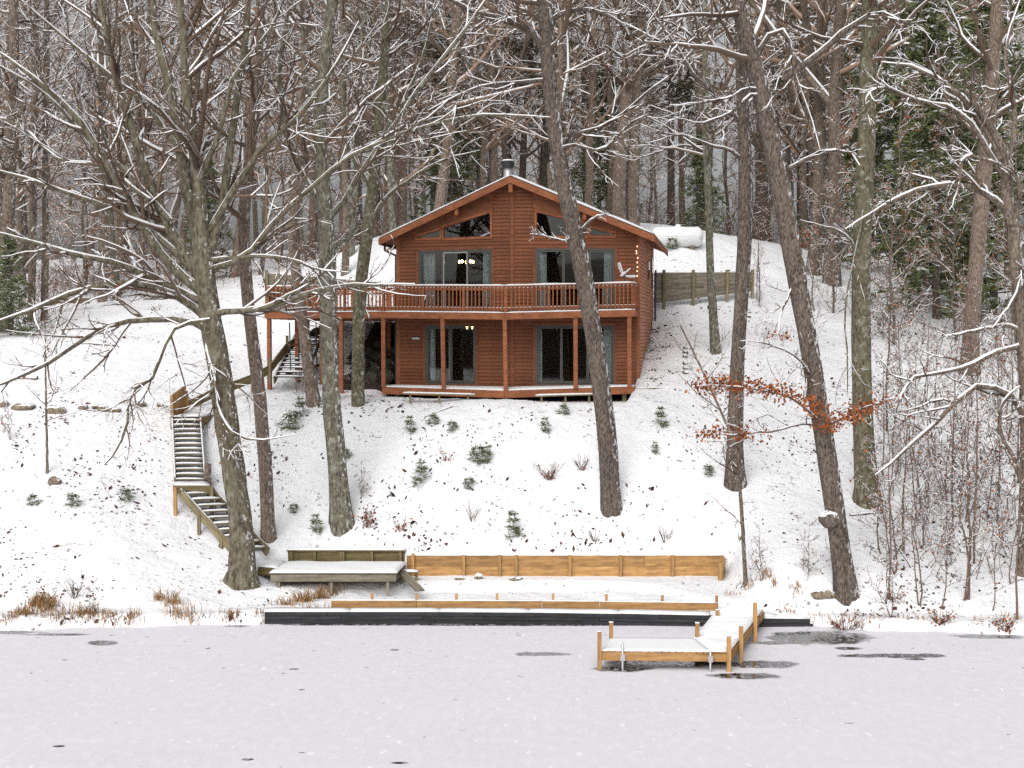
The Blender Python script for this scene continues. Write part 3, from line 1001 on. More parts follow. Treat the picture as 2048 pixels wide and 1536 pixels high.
# ================================================================ timber works by the water
def plank(root, name, a, b, w, h, mat, up=(0, 0, 1), bevel=.004):
    """a plank of its own, modelled along x so that the grain follows it"""
    a, b = np.array(a, float), np.array(b, float)
    L = np.linalg.norm(b - a)
    mb = MB()
    mb.box(-L / 2, L / 2, -w / 2, w / 2, -h / 2, h / 2)
    o = mb.build(name, mat, root, bevel=bevel)
    x = Vector((b - a) / L)
    zup = Vector(up)
    y = zup.cross(x)
    if y.length < 1e-5: y = Vector((0, 1, 0))
    y.normalize()
    z = x.cross(y)
    c = (a + b) / 2 - np.array(root.location)
    mt = Matrix((x, y, z)).transposed().to_4x4()
    mt.translation = Vector(c)
    o.matrix_local = mt
    return o
def post(root, name, p, w, z0, z1, mat, lean=0):
    return plank(root, name, (p[0], p[1], z0), (p[0] + lean, p[1], z1), w, w, mat, (0, 1, 0))

# ---- tan retaining wall at the foot of the slope
RY = 39.04
def rx(px, Y): return (px - 1024) * Y / FPX
rw = empty('retaining_wall', (rx(1130, RY), RY, .45), 'tan two-board retaining wall at the foot of the snowy slope', 'wall')
for row, (z0, z1) in enumerate(((.44, .755), (.765, 1.07))):
    cuts = [812, 999, 1140, 1290, 1450] if row else [812, 927, 1140, 1346, 1450]
    for c0, c1 in zip(cuts[:-1], cuts[1:]):
        plank(rw, 'plank', (rx(c0, RY) + .006, RY, (z0 + z1) / 2), (rx(c1, RY) - .006, RY, (z0 + z1) / 2), .04, z1 - z0, M['pine'])
for px in (825, 927, 999, 1032, 1140, 1242, 1346):
    post(rw, 'post', (rx(px, RY), RY - .065), .085, .30, 1.09 + (.05 if px == 825 else 0), M['pine'])
post(rw, 'post', (rx(1440, RY) * .985, RY - .75), .09, .30, .98, M['pine'])
plank(rw, 'plank', (rx(1450, RY) + .03, RY, .90), (rx(1440, RY) * .985 + .06, RY - .78, .84), .04, .22, M['pine'])
plank(rw, 'plank', (rx(1450, RY) + .03, RY, .62), (rx(1440, RY) * .985 + .06, RY - .78, .58), .04, .24, M['pine'])
sq = []
for px0, px1 in ((812, 1000), (1002, 1200), (1202, 1330), (1332, 1450)):
    sq.append([rel(rw, (rx(px0, RY), RY - .03, 1.072)), rel(rw, (rx(px1, RY), RY - .03, 1.072)), rel(rw, (rx(px1, RY), RY + .12, 1.072)), rel(rw, (rx(px0, RY), RY + .12, 1.072))])
snow_obj('snow', sq, .03, M['snow'], rw, 4, .4)

# ---- low board wall with stakes above the seawall
SY = 35.22
sb = empty('shore_board_wall', (rx(1050, SY), SY, .3), 'low tan single-board wall with short stakes along the shore', 'wall')
cuts = [660, 832, 1084, 1200, 1438]
def szt(px): return .50 - .02 * (px - 660) / 780
def sy(px): return SY - .25 * max(0, (px - 1000) / 440) ** 1.5
for c0, c1 in zip(cuts[:-1], cuts[1:]):
    plank(sb, 'plank', (rx(c0, sy(c0)) + .005, sy(c0), szt(c0) - .115), (rx(c1, sy(c1)) - .005, sy(c1), szt(c1) - .115), .04, .235, M['pine'])
for px in (742, 832, 912, 994, 1107, 1214, 1326, 1434):
    post(sb, 'stake', (rx(px, SY), sy(px) + .075), .07, .2, szt(px) + .16 + .02 * math.sin(px), M['pine'])
snow_obj('snow', [[rel(sb, (rx(a, sy(a)), sy(a) - .02, szt(a) + .004)), rel(sb, (rx(c, sy(c)), sy(c) - .02, szt(c) + .004)), rel(sb, (rx(c, sy(c)), sy(c) + .05, szt(c) + .004)), rel(sb, (rx(a, sy(a)), sy(a) + .05, szt(a) + .004))] for a, c in zip(cuts[:-1], cuts[1:])], .022, M['snow'], sb, 4, .4)

# ---- black timber seawall
WY = 34.70
sw = empty('seawall', (rx(970, WY), WY, 0), 'long black timber seawall at the edge of the ice', 'seawall')
def wy(px): return WY - .30 * max(0, (px - 900) / 520) ** 1.6
for row, (z0, z1) in enumerate(((-.12, .10), (.105, .20), (.205, .31))):
    cuts = [[526, 870, 1160, 1500], [526, 600, 680, 845, 967, 1200, 1500], [526, 652, 950, 1070, 1320, 1500]][row]
    for c0, c1 in zip(cuts[:-1], cuts[1:]):
        o = .012 * math.sin(c0 + row * 2)
        dz = -.03 * max(0, (c1 - 900) / 500)
        plank(sw, 'timber', (rx(c0, wy(c0)) + .004, wy(c0) + o, (z0 + z1) / 2 - .02 * max(0, (c0 - 900) / 500)), (rx(c1, wy(c1)) - .004, wy(c1) + o, (z0 + z1) / 2 + dz), .09, z1 - z0, M['blackwood'], bevel=.006)
sq = []
cu = [526, 700, 880, 1060, 1240, 1420]
for a, c in zip(cu[:-1], cu[1:]):
    za, zc_ = .312 - .02 * max(0, (a - 900) / 500), .312 - .03 * max(0, (c - 900) / 500)
    sq.append([rel(sw, (rx(a, wy(a)), wy(a) - .03, za)), rel(sw, (rx(c, wy(c)), wy(c) - .03, zc_)), rel(sw, (rx(c, SY), sy(c) - .05, zc_)), rel(sw, (rx(a, SY), sy(a) - .05, za))])
snow_obj('snow', sq, .03, M['snow'], sw, 4, .4)
s2 = empty('seawall_timber', (rx(1580, 34.4), 34.4, 0), 'short black timber edging on the bank beyond the dock', 'seawall')
for row, (z0, z1) in enumerate(((-.08, .09), (.095, .22))):
    plank(s2, 'timber', (rx(1512, 34.35), 34.32, (z0 + z1) / 2), (rx(1628 - row * 6, 34.45), 34.38, (z0 + z1) / 2 - .03), .09, z1 - z0, M['blackwood'], bevel=.006)
snow_obj('snow', [[rel(s2, (rx(1512, 34.3), 34.3, .222)), rel(s2, (rx(1622, 34.4), 34.36, .195)), rel(s2, (rx(1622, 34.4), 34.5, .2)), rel(s2, (rx(1512, 34.3), 34.48, .222))]], .03, M['snow'], s2)

# ---- low platform with a board back, at the left end of the wall
pf = empty('platform', (-5.0, 38.0, .45), 'low weathered wooden platform topped with a slab of snow', 'platform')
A, B_, C_, D_ = W(541, 1149, 37.2), W(792, 1149, 37.2), W(812, 1126, 38.9), W(573, 1126, 38.9)
top = .88
A[2] = B_[2] = C_[2] = D_[2] = top
nb = 12
for k in range(nb):
    a = A + (D_ - A) * (k + .5) / nb
    b_ = B_ + (C_ - B_) * (k + .5) / nb
    plank(pf, 'deck_board', a + (0, 0, -.02), b_ + (0, 0, -.02), .137, .04, M['oldwood'])
plank(pf, 'rim_board', A + (0, -.0, -.145), B_ + (0, -.0, -.145), .04, .19, M['greywood'])
plank(pf, 'rim_board', B_ + (-.03, .03, -.145), C_ + (-.03, 0, -.145), .04, .19, M['oldwood'])
plank(pf, 'rim_board', A + (.03, .03, -.145), D_ + (.03, 0, -.145), .04, .19, M['oldwood'])
for f_ in (.06, .48, .93):
    q = A + (B_ - A) * f_
    post(pf, 'leg', (q[0], q[1] + .08), .09, .25, top - .045, M['greywood'])
    q = D_ + (C_ - D_) * f_
    post(pf, 'leg', (q[0], q[1] - .1), .09, .25, top - .045, M['oldwood'])
snow_obj('snow', [[rel(pf, A + (-.03, -.03, .002)), rel(pf, B_ + (.03, -.03, .002)), rel(pf, C_ + (.03, 0, .002)), rel(pf, D_ + (-.03, 0, .002))]], .07, M['snow'], pf, 7, .25)
bw = empty('back_wall', (rx(690, 39.1), 39.1, .7), 'mossy plank back wall behind the snowy platform', 'wall')
x0, x1 = rx(574, 39.1), rx(808, 39.1)
for z0, z1 in ((.62, .90), (.905, 1.19)):
    plank(bw, 'plank', (x0, 39.1, (z0 + z1) / 2), (x1, 39.1, (z0 + z1) / 2), .04, z1 - z0, M['mosswood'])
for f_ in (.03, .23, .45, .475, .72, .965):
    post(bw, 'post', (x0 + (x1 - x0) * f_, 39.035), .085, .6, 1.18, M['mosswood'])
plank(bw, 'cap_board', (x0 - .03, 39.1, 1.21), (x1 + .03, 39.1, 1.21), .18, .035, M['oldwood'])
snow_obj('snow', [[rel(bw, (x0 - .03, 39.02, 1.23)), rel(bw, (x1 + .03, 39.02, 1.23)), rel(bw, (x1 + .03, 39.24, 1.23)), rel(bw, (x0 - .03, 39.24, 1.23))]], .05, M['snow'], bw, 5)
# little corner step left of the platform
st = empty('corner_step', (rx(540, 38.7), 38.7, .6), 'small mossy corner step between the big tree and the platform', 'step')
q = [W(517, 1132, 37.9), W(553, 1134, 37.7), W(572, 1121, 38.8), W(522, 1119, 39.0)]
for v_ in q: v_[2] = .93
mb = MB()
mb.prism([rel(st, v_)[:2] for v_ in q], .93 - .6 - .05, .93 - .6)
mb.build('top', M['mosswood'], st)
for a, b_ in zip(q, q[1:] + q[:1]):
    plank(st, 'rim_board', a + (0, 0, -.135), b_ + (0, 0, -.135), .035, .17, M['mosswood'])
for v_ in q:
    post(st, 'leg', (v_[0] * .998, v_[1] + .04), .08, .3, .88, M['oldwood'])
snow_obj('snow', [[rel(st, v_ + (0, 0, .003)) for v_ in q]], .05, M['snow'], st, 6)
# tumbled boards at the right end of the platform
for k, (a, b_, wd, nm, lb) in enumerate(((W(802, 1151, 38.1), W(840, 1182, 36.6), .26, 'ramp_board', 'grey board ramp sloping off the end of the platform'), (W(800, 1150, 38.3), W(836, 1150, 38.3), .3, 'side_shelf', 'snowy end shelf beside the platform and the tan wall'))):
    a[2] = .78 if k == 0 else .72
    b_[2] = .50 if k == 0 else .72
    r_ = empty(nm, (b_[0], b_[1], .47), lb, 'board')
    plank(r_, 'plank', a, b_, wd, .045, M['greywood'] if k == 0 else M['mosswood'])
    post(r_, 'leg', (a[0] + .02, a[1]), .08, .3, a[2] - .02, M['oldwood'])
    if k:
        post(r_, 'leg', (b_[0] - .04, b_[1]), .08, .3, b_[2] - .02, M['oldwood'])
        snow_obj('snow', [[rel(r_, (a[0], a[1] - .15, .745)), rel(r_, (b_[0], a[1] - .15, .745)), rel(r_, (b_[0], a[1] + .15, .745)), rel(r_, (a[0], a[1] + .15, .745))]], .05, M['snow'], r_, 6)

# ---- dock
dk = empty('dock', (4.0, 30.4, 0), 'tan wooden L-shaped dock with snowy deck standing in the ice', 'dock')
dzp = .425
FLc, FRc, BRc, BLc = np.array([2.0, 29.85, dzp]), np.array([4.82, 29.72, dzp]), np.array([4.22, 31.02, dzp]), np.array([2.28, 31.05, dzp])
wl0, wl1 = np.array([4.20, 31.02, dzp]), np.array([5.25, 34.3, dzp + .02])
wr0, wr1 = np.array([4.82, 29.72, dzp]), np.array([6.42, 34.3, dzp + .02])
sq = []
n = 16
for k in range(n):               # boards of the front platform run from front to back
    f0, f1 = k / n, (k + 1) / n
    a0, a1 = FLc + (np.array([4.40, 29.74, dzp]) - FLc) * f0, FLc + (np.array([4.40, 29.74, dzp]) - FLc) * f1
    b0, b1 = BLc + (BRc - BLc) * f0, BLc + (BRc - BLc) * f1
    g = .035
    a0_, a1_, b0_, b1_ = a0 + (a1 - a0) * g, a1 - (a1 - a0) * g, b0 + (b1 - b0) * g, b1 - (b1 - b0) * g
    mb = MB()
    mb.hexa([rel(dk, v_ + (0, -.02 if i < 2 else 0, -.035)) for i, v_ in enumerate((a0_, a1_, b1_, b0_))] + [rel(dk, v_ + (0, -.02 if i < 2 else 0, 0)) for i, v_ in enumerate((a0_, a1_, b1_, b0_))])
    mb.build('deck_board', M['pine'], dk)
    sq.append([rel(dk, v_ + (0, 0, .002)) for v_ in (a0_ + (0, -.02, 0), a1_ + (0, -.02, 0), b1_, b0_)])
    if k:
        gq = [a0 - (a1 - a0) * .05, a0 + (a1 - a0) * .05, b0 + (b1 - b0) * .05, b0 - (b1 - b0) * .05]
n = 33
rr0 = np.array([4.40, 29.74, dzp])
for k in range(n):               # cross boards of the walkway
    f0, f1 = (k + .03) / n, (k + .97) / n
    Lk = lambda f: (rr0 + (wl0 - rr0) * (f / .285)) if f < .285 else wl0 + (wl1 - wl0) * ((f - .285) / .715)
    q = [Lk(f0), wr0 + (wr1 - wr0) * f0, wr0 + (wr1 - wr0) * f1, Lk(f1)]
    mb = MB()
    mb.hexa([rel(dk, v_ + (0, 0, -.035)) for v_ in q] + [rel(dk, v_) for v_ in q])
    mb.build('deck_board', M['pine'], dk)
    sq.append([rel(dk, v_ + (0, 0, .002)) for v_ in q])
snow_obj('snow', sq, .05, M['snow'], dk, 7, .25)
# thin bridge of snow over the gaps
qq = [[rel(dk, v_ + (0, 0, .012)) for v_ in (FLc, rr0, BRc, BLc)], [rel(dk, v_ + (0, 0, .012)) for v_ in (wl0, (wr0 + (wr1 - wr0) * .285), wr1, wl1)], [rel(dk, v_ + (0, 0, .012)) for v_ in (rr0, wr0, wr0 + (wr1 - wr0) * .285, wl0)]]
snow_obj('snow_film', qq, .026, M['snow'], dk, 8, .1)
for a, b_ in ((FLc, FRc), (FRc, wr1), (wl1, wl0), (BRc, BLc), (BLc, FLc)):
    e = .02 * np.array([(b_ - a)[1], -(b_ - a)[0], 0]) / np.linalg.norm(b_ - a)
    plank(dk, 'rim_board', a + e + (0, 0, -.125), b_ + e + (0, 0, -.125), .04, .165, M['pine'])
for k in range(4):
    f_ = .3 + .2 * k
    plank(dk, 'joist', wl0 + (wl1 - wl0) * (f_ - .25) + (0, 0, -.12), wr0 + (wr1 - wr0) * f_ + (0, 0, -.12), .04, .14, M['oldwood'])
for (x, y, zt) in ((1.95, 29.86, .86), (2.30, 31.10, .80), (4.30, 31.12, .78), (4.80, 29.66, .80), (5.22, 30.55, .84), (5.90, 32.55, .98), (5.12, 33.4, .62)):
    post(dk, 'post', (x, y), .088, -.25, zt, M['pine'])
    c = np.array([x, y, zt + .002])
    snow_obj('post_snow', [[rel(dk, c + (-.05, -.05, 0)), rel(dk, c + (.05, -.05, 0)), rel(dk, c + (.05, .05, 0)), rel(dk, c + (-.05, .05, 0))]], .035, M['snow'], dk, 3)
for (x, y, zt) in ((2.46, 29.78, .62), (4.39, 29.64, .44), (2.62, 30.9, .40)):
    lathe(MB(), x - 4.0, y - 30.4, [(.024, -.3), (.024, zt), (.02, zt + .005)], 10).build('pipe_leg', M['galv'], dk, True)
    if zt > .41:
        mb = MB()
        mb.box(x - 4.05, x - 3.95, y - 30.43, y - 30.36, .22, .36)
        mb.build('pipe_bracket', M['galv'], dk)

# ================================================================ stairs up the left slope
def stair(name, label, p0, p1, wdir, width, n, mat, treadmat, cat='stairs', rise=.0):
    """flight from the bottom nose p0 to the top p1, wdir = unit vector across"""
    p0, p1, wdir = np.array(p0, float), np.array(p1, float), np.array(wdir, float)
    r_ = empty(name, p0, label, cat)
    run = p1 - p0
    hor = np.array([run[0], run[1], 0])
    hd = hor / np.linalg.norm(hor)
    for sd_ in (0, 1):
        o = wdir * (width * sd_)
        plank(r_, 'stringer', p0 + o + (0, 0, -.06), p1 + o + (0, 0, -.06), .045, .26, mat)
    sq = []
    for k in range(n):
        c = p0 + run * ((k + .5) / n)
        dep = np.linalg.norm(hor) / n * .86
        plank(r_, 'tread', c + wdir * .03, c + wdir * (width - .03), dep, .042, treadmat)
        a, b_ = c + wdir * .03 - hd * dep / 2, c + wdir * (width - .03) - hd * dep / 2
        sq.append([rel(r_, a + (0, 0, .022)), rel(r_, b_ + (0, 0, .022)), rel(r_, b_ + hd * dep + (0, 0, .022)), rel(r_, a + hd * dep + (0, 0, .022))])
        plank(r_, 'gap_shade', c + wdir * .03 + hd * dep * .48 + (0, 0, .045), c + wdir * (width - .03) + hd * dep * .48 + (0, 0, .045), .02, .085, M['blackwood'])  # black strip painting the shaded gap behind each open tread
    for sd_ in (0, 1):
        o = wdir * (width * sd_)
        sq.append([rel(r_, p0 + o - wdir * .025 + (0, 0, .075)), rel(r_, p0 + o + wdir * .025 + (0, 0, .075)), rel(r_, p1 + o + wdir * .025 + (0, 0, .075)), rel(r_, p1 + o - wdir * .025 + (0, 0, .075))])
    snow_obj('snow', sq, .045, M['snow'], r_, 5, .3)
    return r_
XD = np.array([1., 0, 0])
u0 = W(350, 964, 41.0)
u1 = W(344, 836, 43.9)
us = stair('upper_stair', 'straight upper flight of snowy wooden steps on the left slope', u0, u1, XD, .92, 13, M['oldwood'], M['oldwood'])
l0 = W(472, 1106, 38.6)
l1 = W(362, 982, 40.0)
l0[2] = max(l0[2], gz(l0[0], l0[1]) + .12)
hd = np.array([(l1 - l0)[0], (l1 - l0)[1], 0])
hd /= np.linalg.norm(hd)
cross = np.array([.93, .37, 0])
ls = stair('lower_stair', 'slanting lower flight of snowy wooden steps behind the big tree', l0, l1, cross, .92, 10, M['oldwood'], M['oldwood'])
# landing between the flights
lg = empty('stair_landing', (W(385, 1000, 40.4)[0], 40.4, 2.0), 'snowy stair landing on posts between the two flights', 'landing')
lz = W(380, 968, 40.5)[2]
q = [W(347, 975, 40.1), W(420, 975, 40.1), W(414, 960, 40.95), W(347, 960, 40.95)]
for v_ in q: v_[2] = lz
mb = MB()
mb.prism([rel(lg, v_)[:2] for v_ in q], lz - 2.0 - .045, lz - 2.0)
mb.build('top', M['oldwood'], lg)
plank(lg, 'rim_board', q[0] + (0, -.02, -.12), q[1] + (0, -.02, -.12), .04, .15, M['mosswood'])
plank(lg, 'rim_board', q[0] + (-.0, 0, -.12), q[3] + (-.0, 0, -.12), .04, .15, M['oldwood'])
for v_ in q:
    g0 = gz(v_[0], v_[1])
    post(lg, 'leg', (v_[0] + .06, v_[1] - .03), .10, g0 - .2, lz - .05, M['pine'] if v_ is q[0] else M['oldwood'])
snow_obj('snow', [[rel(lg, v_ + (0, 0, .002)) for v_ in q]], .06, M['snow'], lg, 6)
for f_ in (.35, .75):
    c = l1 + (l0 - l1) * f_
    post(ls, 'leg', (c[0] - .02, c[1] - .03), .09, gz(c[0], c[1]) - .2, c[2] - .1, M['oldwood'])
# top landing with a plank screen
tl = empty('top_landing', (W(375, 830, 44.2)[0], 44.2, 4.2), 'snowy top landing of the left stairs', 'landing')
tz = u1[2] + .04
q = [W(344, 835, 43.95), W(404, 835, 43.95), W(436, 815, 45.3), W(372, 812, 45.3)]
for v_ in q: v_[2] = tz
mb = MB()
mb.prism([rel(tl, v_)[:2] for v_ in q], tz - 4.2 - .2, tz - 4.2)
mb.build('top', M['mosswood'], tl)
for v_ in q:
    post(tl, 'leg', (v_[0], v_[1] + .02), .09, gz(v_[0], v_[1]) - .3, tz - .05, M['oldwood'])
plank(tl, 'rim_board', q[1] + (0, 0, -.12), q[2] + (0, 0, -.12), .04, .22, M['mosswood'])
snow_obj('snow', [[rel(tl, v_ + (0, 0, .003)) for v_ in q]], .07, M['snow'], tl, 6)
scn = empty('plank_screen', (q[0][0], 44.6, tz), 'brown upright plank screen at the head of the stairs', 'fence')
b0, b1 = q[0] + (-.03, .05, 0), q[3] + (-.03, 0, 0)
for k in range(9):
    c = b0 + (b1 - b0) * (k + .5) / 9
    plank(scn, 'plank', c + (0, 0, -.05), c + (0, 0, .72 + .03 * k), .145, .025, M['pine'], (1, 0, 0))
post(scn, 'post', (b1[0] + .05, b1[1] + .03), .10, tz - .5, tz + .78, M['pine'])
post(scn, 'post', (b0[0] + .02, b0[1] + .0), .09, tz - .5, tz + .70, M['pine'])
# board edging that climbs from the landing to the deck stairs
be = empty('path_edging', (W(520, 745, 47)[0], 47, 5.5), 'mossy board edging climbing from the landing to the deck stairs', 'edging')
pth = [(374, 812, 45.4), (430, 785, 46.2), (505, 757, 47.2), (540, 738, 47.8), (575, 693, 49.6), (600, 680, 50.3), (640, 660, 51.4)]
ptw = []
for px, py, Y in pth:
    v_ = W(px, py, Y)
    ptw.append(v_)
sq = []
for a, b_ in zip(ptw[:-1], ptw[1:]):
    plank(be, 'board', a + (0, 0, .0), b_ + (0, 0, .0), .06, .30, M['mosswood'])
    sq.append([rel(be, a + (0, -.03, .152)), rel(be, b_ + (0, -.03, .152)), rel(be, b_ + (0, .05, .152)), rel(be, a + (0, .05, .152))])
for i, dz_ in ((1, .0), (2, .22), (3, .25), (4, .25), (5, .15)):
    v_ = ptw[i]
    post(be, 'post', (v_[0], v_[1] - .07), .09, v_[2] - .5, v_[2] + .15 + dz_, M['oldwood'])
snow_obj('snow', sq, .03, M['snow'], be, 3)
# flight under the deck
d0, d1 = W(548, 758, 47.7), W(590, 672, 50.9)
ds_ = stair('deck_stair', 'flight of snowy open steps climbing under the left deck', d0, d1, np.array([.985, -.17, 0]), 1.05, 10, M['oldwood'], M['blackwood'])
g_ = empty('stair_rail', W(600, 760, 48.2), 'thin dark handrail beside the steps under the left deck', 'handrail')
for (px, Y) in ((581, 48.3), (598, 48.6), (634, 49.4)):
    a, b_ = W(px, 742, Y), W(px - 2, 645, Y)
    plank(g_, 'rod', a, b_, .04, .04, M['dark'], (0, 1, 0))
plank(g_, 'rail', W(572, 748, 48.0), W(640, 730, 49.6), .05, .10, M['stain'])
plank(g_, 'rail', W(578, 690, 48.3), W(640, 688, 49.6), .05, .06, M['stain'])

# ================================================================ other timber
def board_wall(name, label, pa, pb, zlo, zhi, rows, posts, mat, gs=.006, cat='wall'):
    pa, pb = np.array(pa, float), np.array(pb, float)
    r_ = empty(name, ((pa + pb) / 2)[:2].tolist() + [min(zlo)], label, cat)
    for k in range(rows):
        za = zlo[0] + (zhi[0] - zlo[0]) * (k + .5) / rows
        zb_ = zlo[1] + (zhi[1] - zlo[1]) * (k + .5) / rows
        hh = (zhi[0] - zlo[0]) / rows - gs
        cut = .37 + .3 * ((k * 37) % 10) / 10
        mid = pa + (pb - pa) * cut
        zm = za + (zb_ - za) * cut
        plank(r_, 'plank', (pa[0], pa[1], za), (mid[0], mid[1], zm), .05, hh, mat)
        plank(r_, 'plank', (mid[0] + .004, mid[1], zm), (pb[0], pb[1], zb_), .05, hh, mat)
    dn = np.array([(pb - pa)[1], -(pb - pa)[0]])
    dn /= np.linalg.norm(dn)
    if dn[1] > 0: dn = -dn
    for f_ in posts:
        q = pa + (pb - pa) * f_
        post(r_, 'post', (q[0] + dn[0] * .07, q[1] + dn[1] * .07), .12, zlo[0] + (zlo[1] - zlo[0]) * f_ - .3, zhi[0] + (zhi[1] - zhi[0]) * f_ + .12, M['oldwood'])
    return r_
a, b_ = W(1308, 602, 56.0), W(1507, 575, 57.5)
ta, tb_ = W(1308, 546, 56.0), W(1507, 545, 57.5)
fw = board_wall('timber_fence_wall', 'grey timber retaining wall on the slope right of the cabin', a[:2], b_[:2], (a[2] - .1, b_[2] - .1), (ta[2], tb_[2]), 5, (.09, .38, .72, .98), M['greywood'])
snow_obj('snow', [[rel(fw, (a[0], a[1] - .03, ta[2] + .01)), rel(fw, (b_[0], b_[1] - .03, tb_[2] + .01)), rel(fw, (b_[0], b_[1] + .1, tb_[2] + .01)), rel(fw, (a[0], a[1] + .1, ta[2] + .01))]], .03, M['snow'], fw)
a, b_ = W(530, 572, 56.5), W(640, 600, 58.0)
lw = board_wall('stepped_board_wall', 'pale stepped board wall behind the side deck', a[:2], W(800, 590, 58)[:2], (W(530, 600, 56.5)[2], W(800, 600, 58)[2]), (W(530, 546, 56.5)[2], W(800, 571, 58)[2]), 4, (.01, .25, .5, .75), M['greywood'])
# plank edging right of the porch
r_ = empty('edging_plank', W(1320, 785, 46.2), 'snow topped edging timber beside the right end of the porch', 'timber')
a, b_ = W(1270, 780, 46.3), W(1366, 778, 46.6)
plank(r_, 'timber', a, b_, .14, .12, M['oldwood'])
snow_obj('snow', [[rel(r_, a + (0, -.06, .062)), rel(r_, b_ + (0, -.06, .062)), rel(r_, b_ + (0, .08, .062)), rel(r_, a + (0, .08, .062))]], .04, M['snow'], r_)
# two snowy steps in front of the porch
for k, (pa, pb, Y, lb) in enumerate((((806, 787), (950, 790), 44.6, 'left one of two narrow snowy plank steps before the porch'), ((1071, 792), (1190, 789), 44.7, 'plank step before the porch, beside the leaning trunk'))):
    a, b_ = W(*pa, Y), W(*pb, Y + .25)
    r_ = empty('porch_step', (a + b_) / 2 - (0, 0, .15), lb, 'step')
    plank(r_, 'plank', a, b_, .26, .045, M['oldwood'])
    for f_ in (.1, .5, .9):
        q = a + (b_ - a) * f_
        post(r_, 'leg', (q[0], q[1]), .07, gz(q[0], q[1]) - .1, q[2] - .02, M['oldwood'])
    snow_obj('snow', [[rel(r_, a + (0, -.13, .023)), rel(r_, b_ + (0, -.13, .023)), rel(r_, b_ + (0, .13, .023)), rel(r_, a + (0, .13, .023))]], .045, M['snow'], r_, 5)
# raised bed boards and far-left timbers
r_ = empty('raised_bed', W(120, 612, 60), 'tan board edging of a raised bed on the far left lawn', 'edging')
for (pa, pb) in (((62, 618, 59), (120, 600, 60.5)), ((120, 600, 60.5), (180, 602, 61))):
    a, b_ = W(*pa), W(*pb)
    plank(r_, 'board', a, b_, .06, .24, M['oldwood'])
    snow_obj('snow', [[rel(r_, a + (0, -.04, .122)), rel(r_, b_ + (0, -.04, .122)), rel(r_, b_ + (0, .05, .122)), rel(r_, a + (0, .05, .122))]], .04, M['snow'], r_)
# black pole by the side wall
p_ = W(1310, 648, 54.0)
r_ = empty('black_pole', p_, 'thin black pole standing at the rear right corner of the cabin', 'pole')
plank(r_, 'pole', p_ + (0, 0, -.3), p_ + (.02, 0, 2.15), .07, .07, M['dark'], (0, 1, 0))
plank(r_, 'foot_bracket', p_ + (-.4, 0, .05), p_ + (0, 0, .02), .05, .05, M['dark'])

def tube_mesh(pts, rad, k=8):
    """verts, quads for one polyline"""
    V, Q = tubes(np.asarray(pts, float)[None], np.asarray(rad, float)[None], k)
    return V, Q
# ================================================================ trees
def tubes(P, R, k):
    """P (n,m,3) polylines, R (n,m) radii, k sides"""
    n, m, _ = P.shape
    T = np.gradient(P, axis=1)
    T /= np.linalg.norm(T, axis=2, keepdims=True) + 1e-12
    mean = P[:, -1] - P[:, 0]
    mean /= np.linalg.norm(mean, axis=1, keepdims=True) + 1e-12
    ref = np.where(np.abs(mean[:, 2:3]) > .8, np.array([[1., 0, 0]]), np.array([[0, 0, 1.]]))[:, None, :]
    S = np.cross(T, np.broadcast_to(ref, T.shape))
    S /= np.linalg.norm(S, axis=2, keepdims=True) + 1e-9
    Uv = np.cross(S, T)
    a = np.arange(k) * 2 * np.pi / k
    V = P[:, :, None, :] + R[:, :, None, None] * (np.cos(a)[None, None, :, None] * S[:, :, None, :] + np.sin(a)[None, None, :, None] * Uv[:, :, None, :])
    idx = np.arange(n * m * k).reshape(n, m, k)
    i2 = np.roll(idx, -1, axis=2)
    Q = np.stack([idx[:, :-1], i2[:, :-1], i2[:, 1:], idx[:, 1:]], -1).reshape(-1, 4)
    return V.reshape(-1, 3), Q
def snowcaps(P, R, rng, cover=.8, h0=.014, hr=.75, wide=1.0, lo=.22, hi=.6):
    """ridges of snow riding on the upper side of branches"""
    n, m, _ = P.shape
    T = np.gradient(P, axis=1)
    T /= np.linalg.norm(T, axis=2, keepdims=True) + 1e-12
    hz = np.sqrt(T[..., 0] ** 2 + T[..., 1] ** 2)
    up = np.array([0, 0, 1.]) - T * T[..., 2:3]
    up /= np.linalg.norm(up, axis=2, keepdims=True) + 1e-9
    S = np.cross(T, up)
    g = np.clip((hz - lo) / (hi - lo), 0, 1) * (rng.random((n, m)) < cover) * rng.uniform(.55, 1.25, (n, m))
    g = np.minimum(g, 1.25)
    on = (g > .05)
    r = R[..., None]
    g3 = g[..., None]
    wv = np.minimum(r * .92 + .004, r * .92 + .004) * wide * np.where(on, 1, .2)[..., None]
    h = (h0 + hr * np.minimum(r, .06)) * g3
    cen = P + up * (r * .25)
    A = cen - S * wv * .95
    B = P + up * (r * .75 + h) - S * wv * .42
    D = P + up * (r * .75 + h) + S * wv * .42
    E_ = cen + S * wv * .95
    off = ~on
    for X in (A, B, D, E_):
        X[off] = (P - up * r * .2)[off]
    V = np.stack([A, B, D, E_], 2)
    idx = np.arange(n * m * 4).reshape(n, m, 4)
    Q = np.stack([idx[:, :-1, :-1], idx[:, :-1, 1:], idx[:, 1:, 1:], idx[:, 1:, :-1]], -1)
    keep = (on[:, :-1] | on[:, 1:])
    Q = Q[keep].reshape(-1, 4)
    return V.reshape(-1, 3), Q
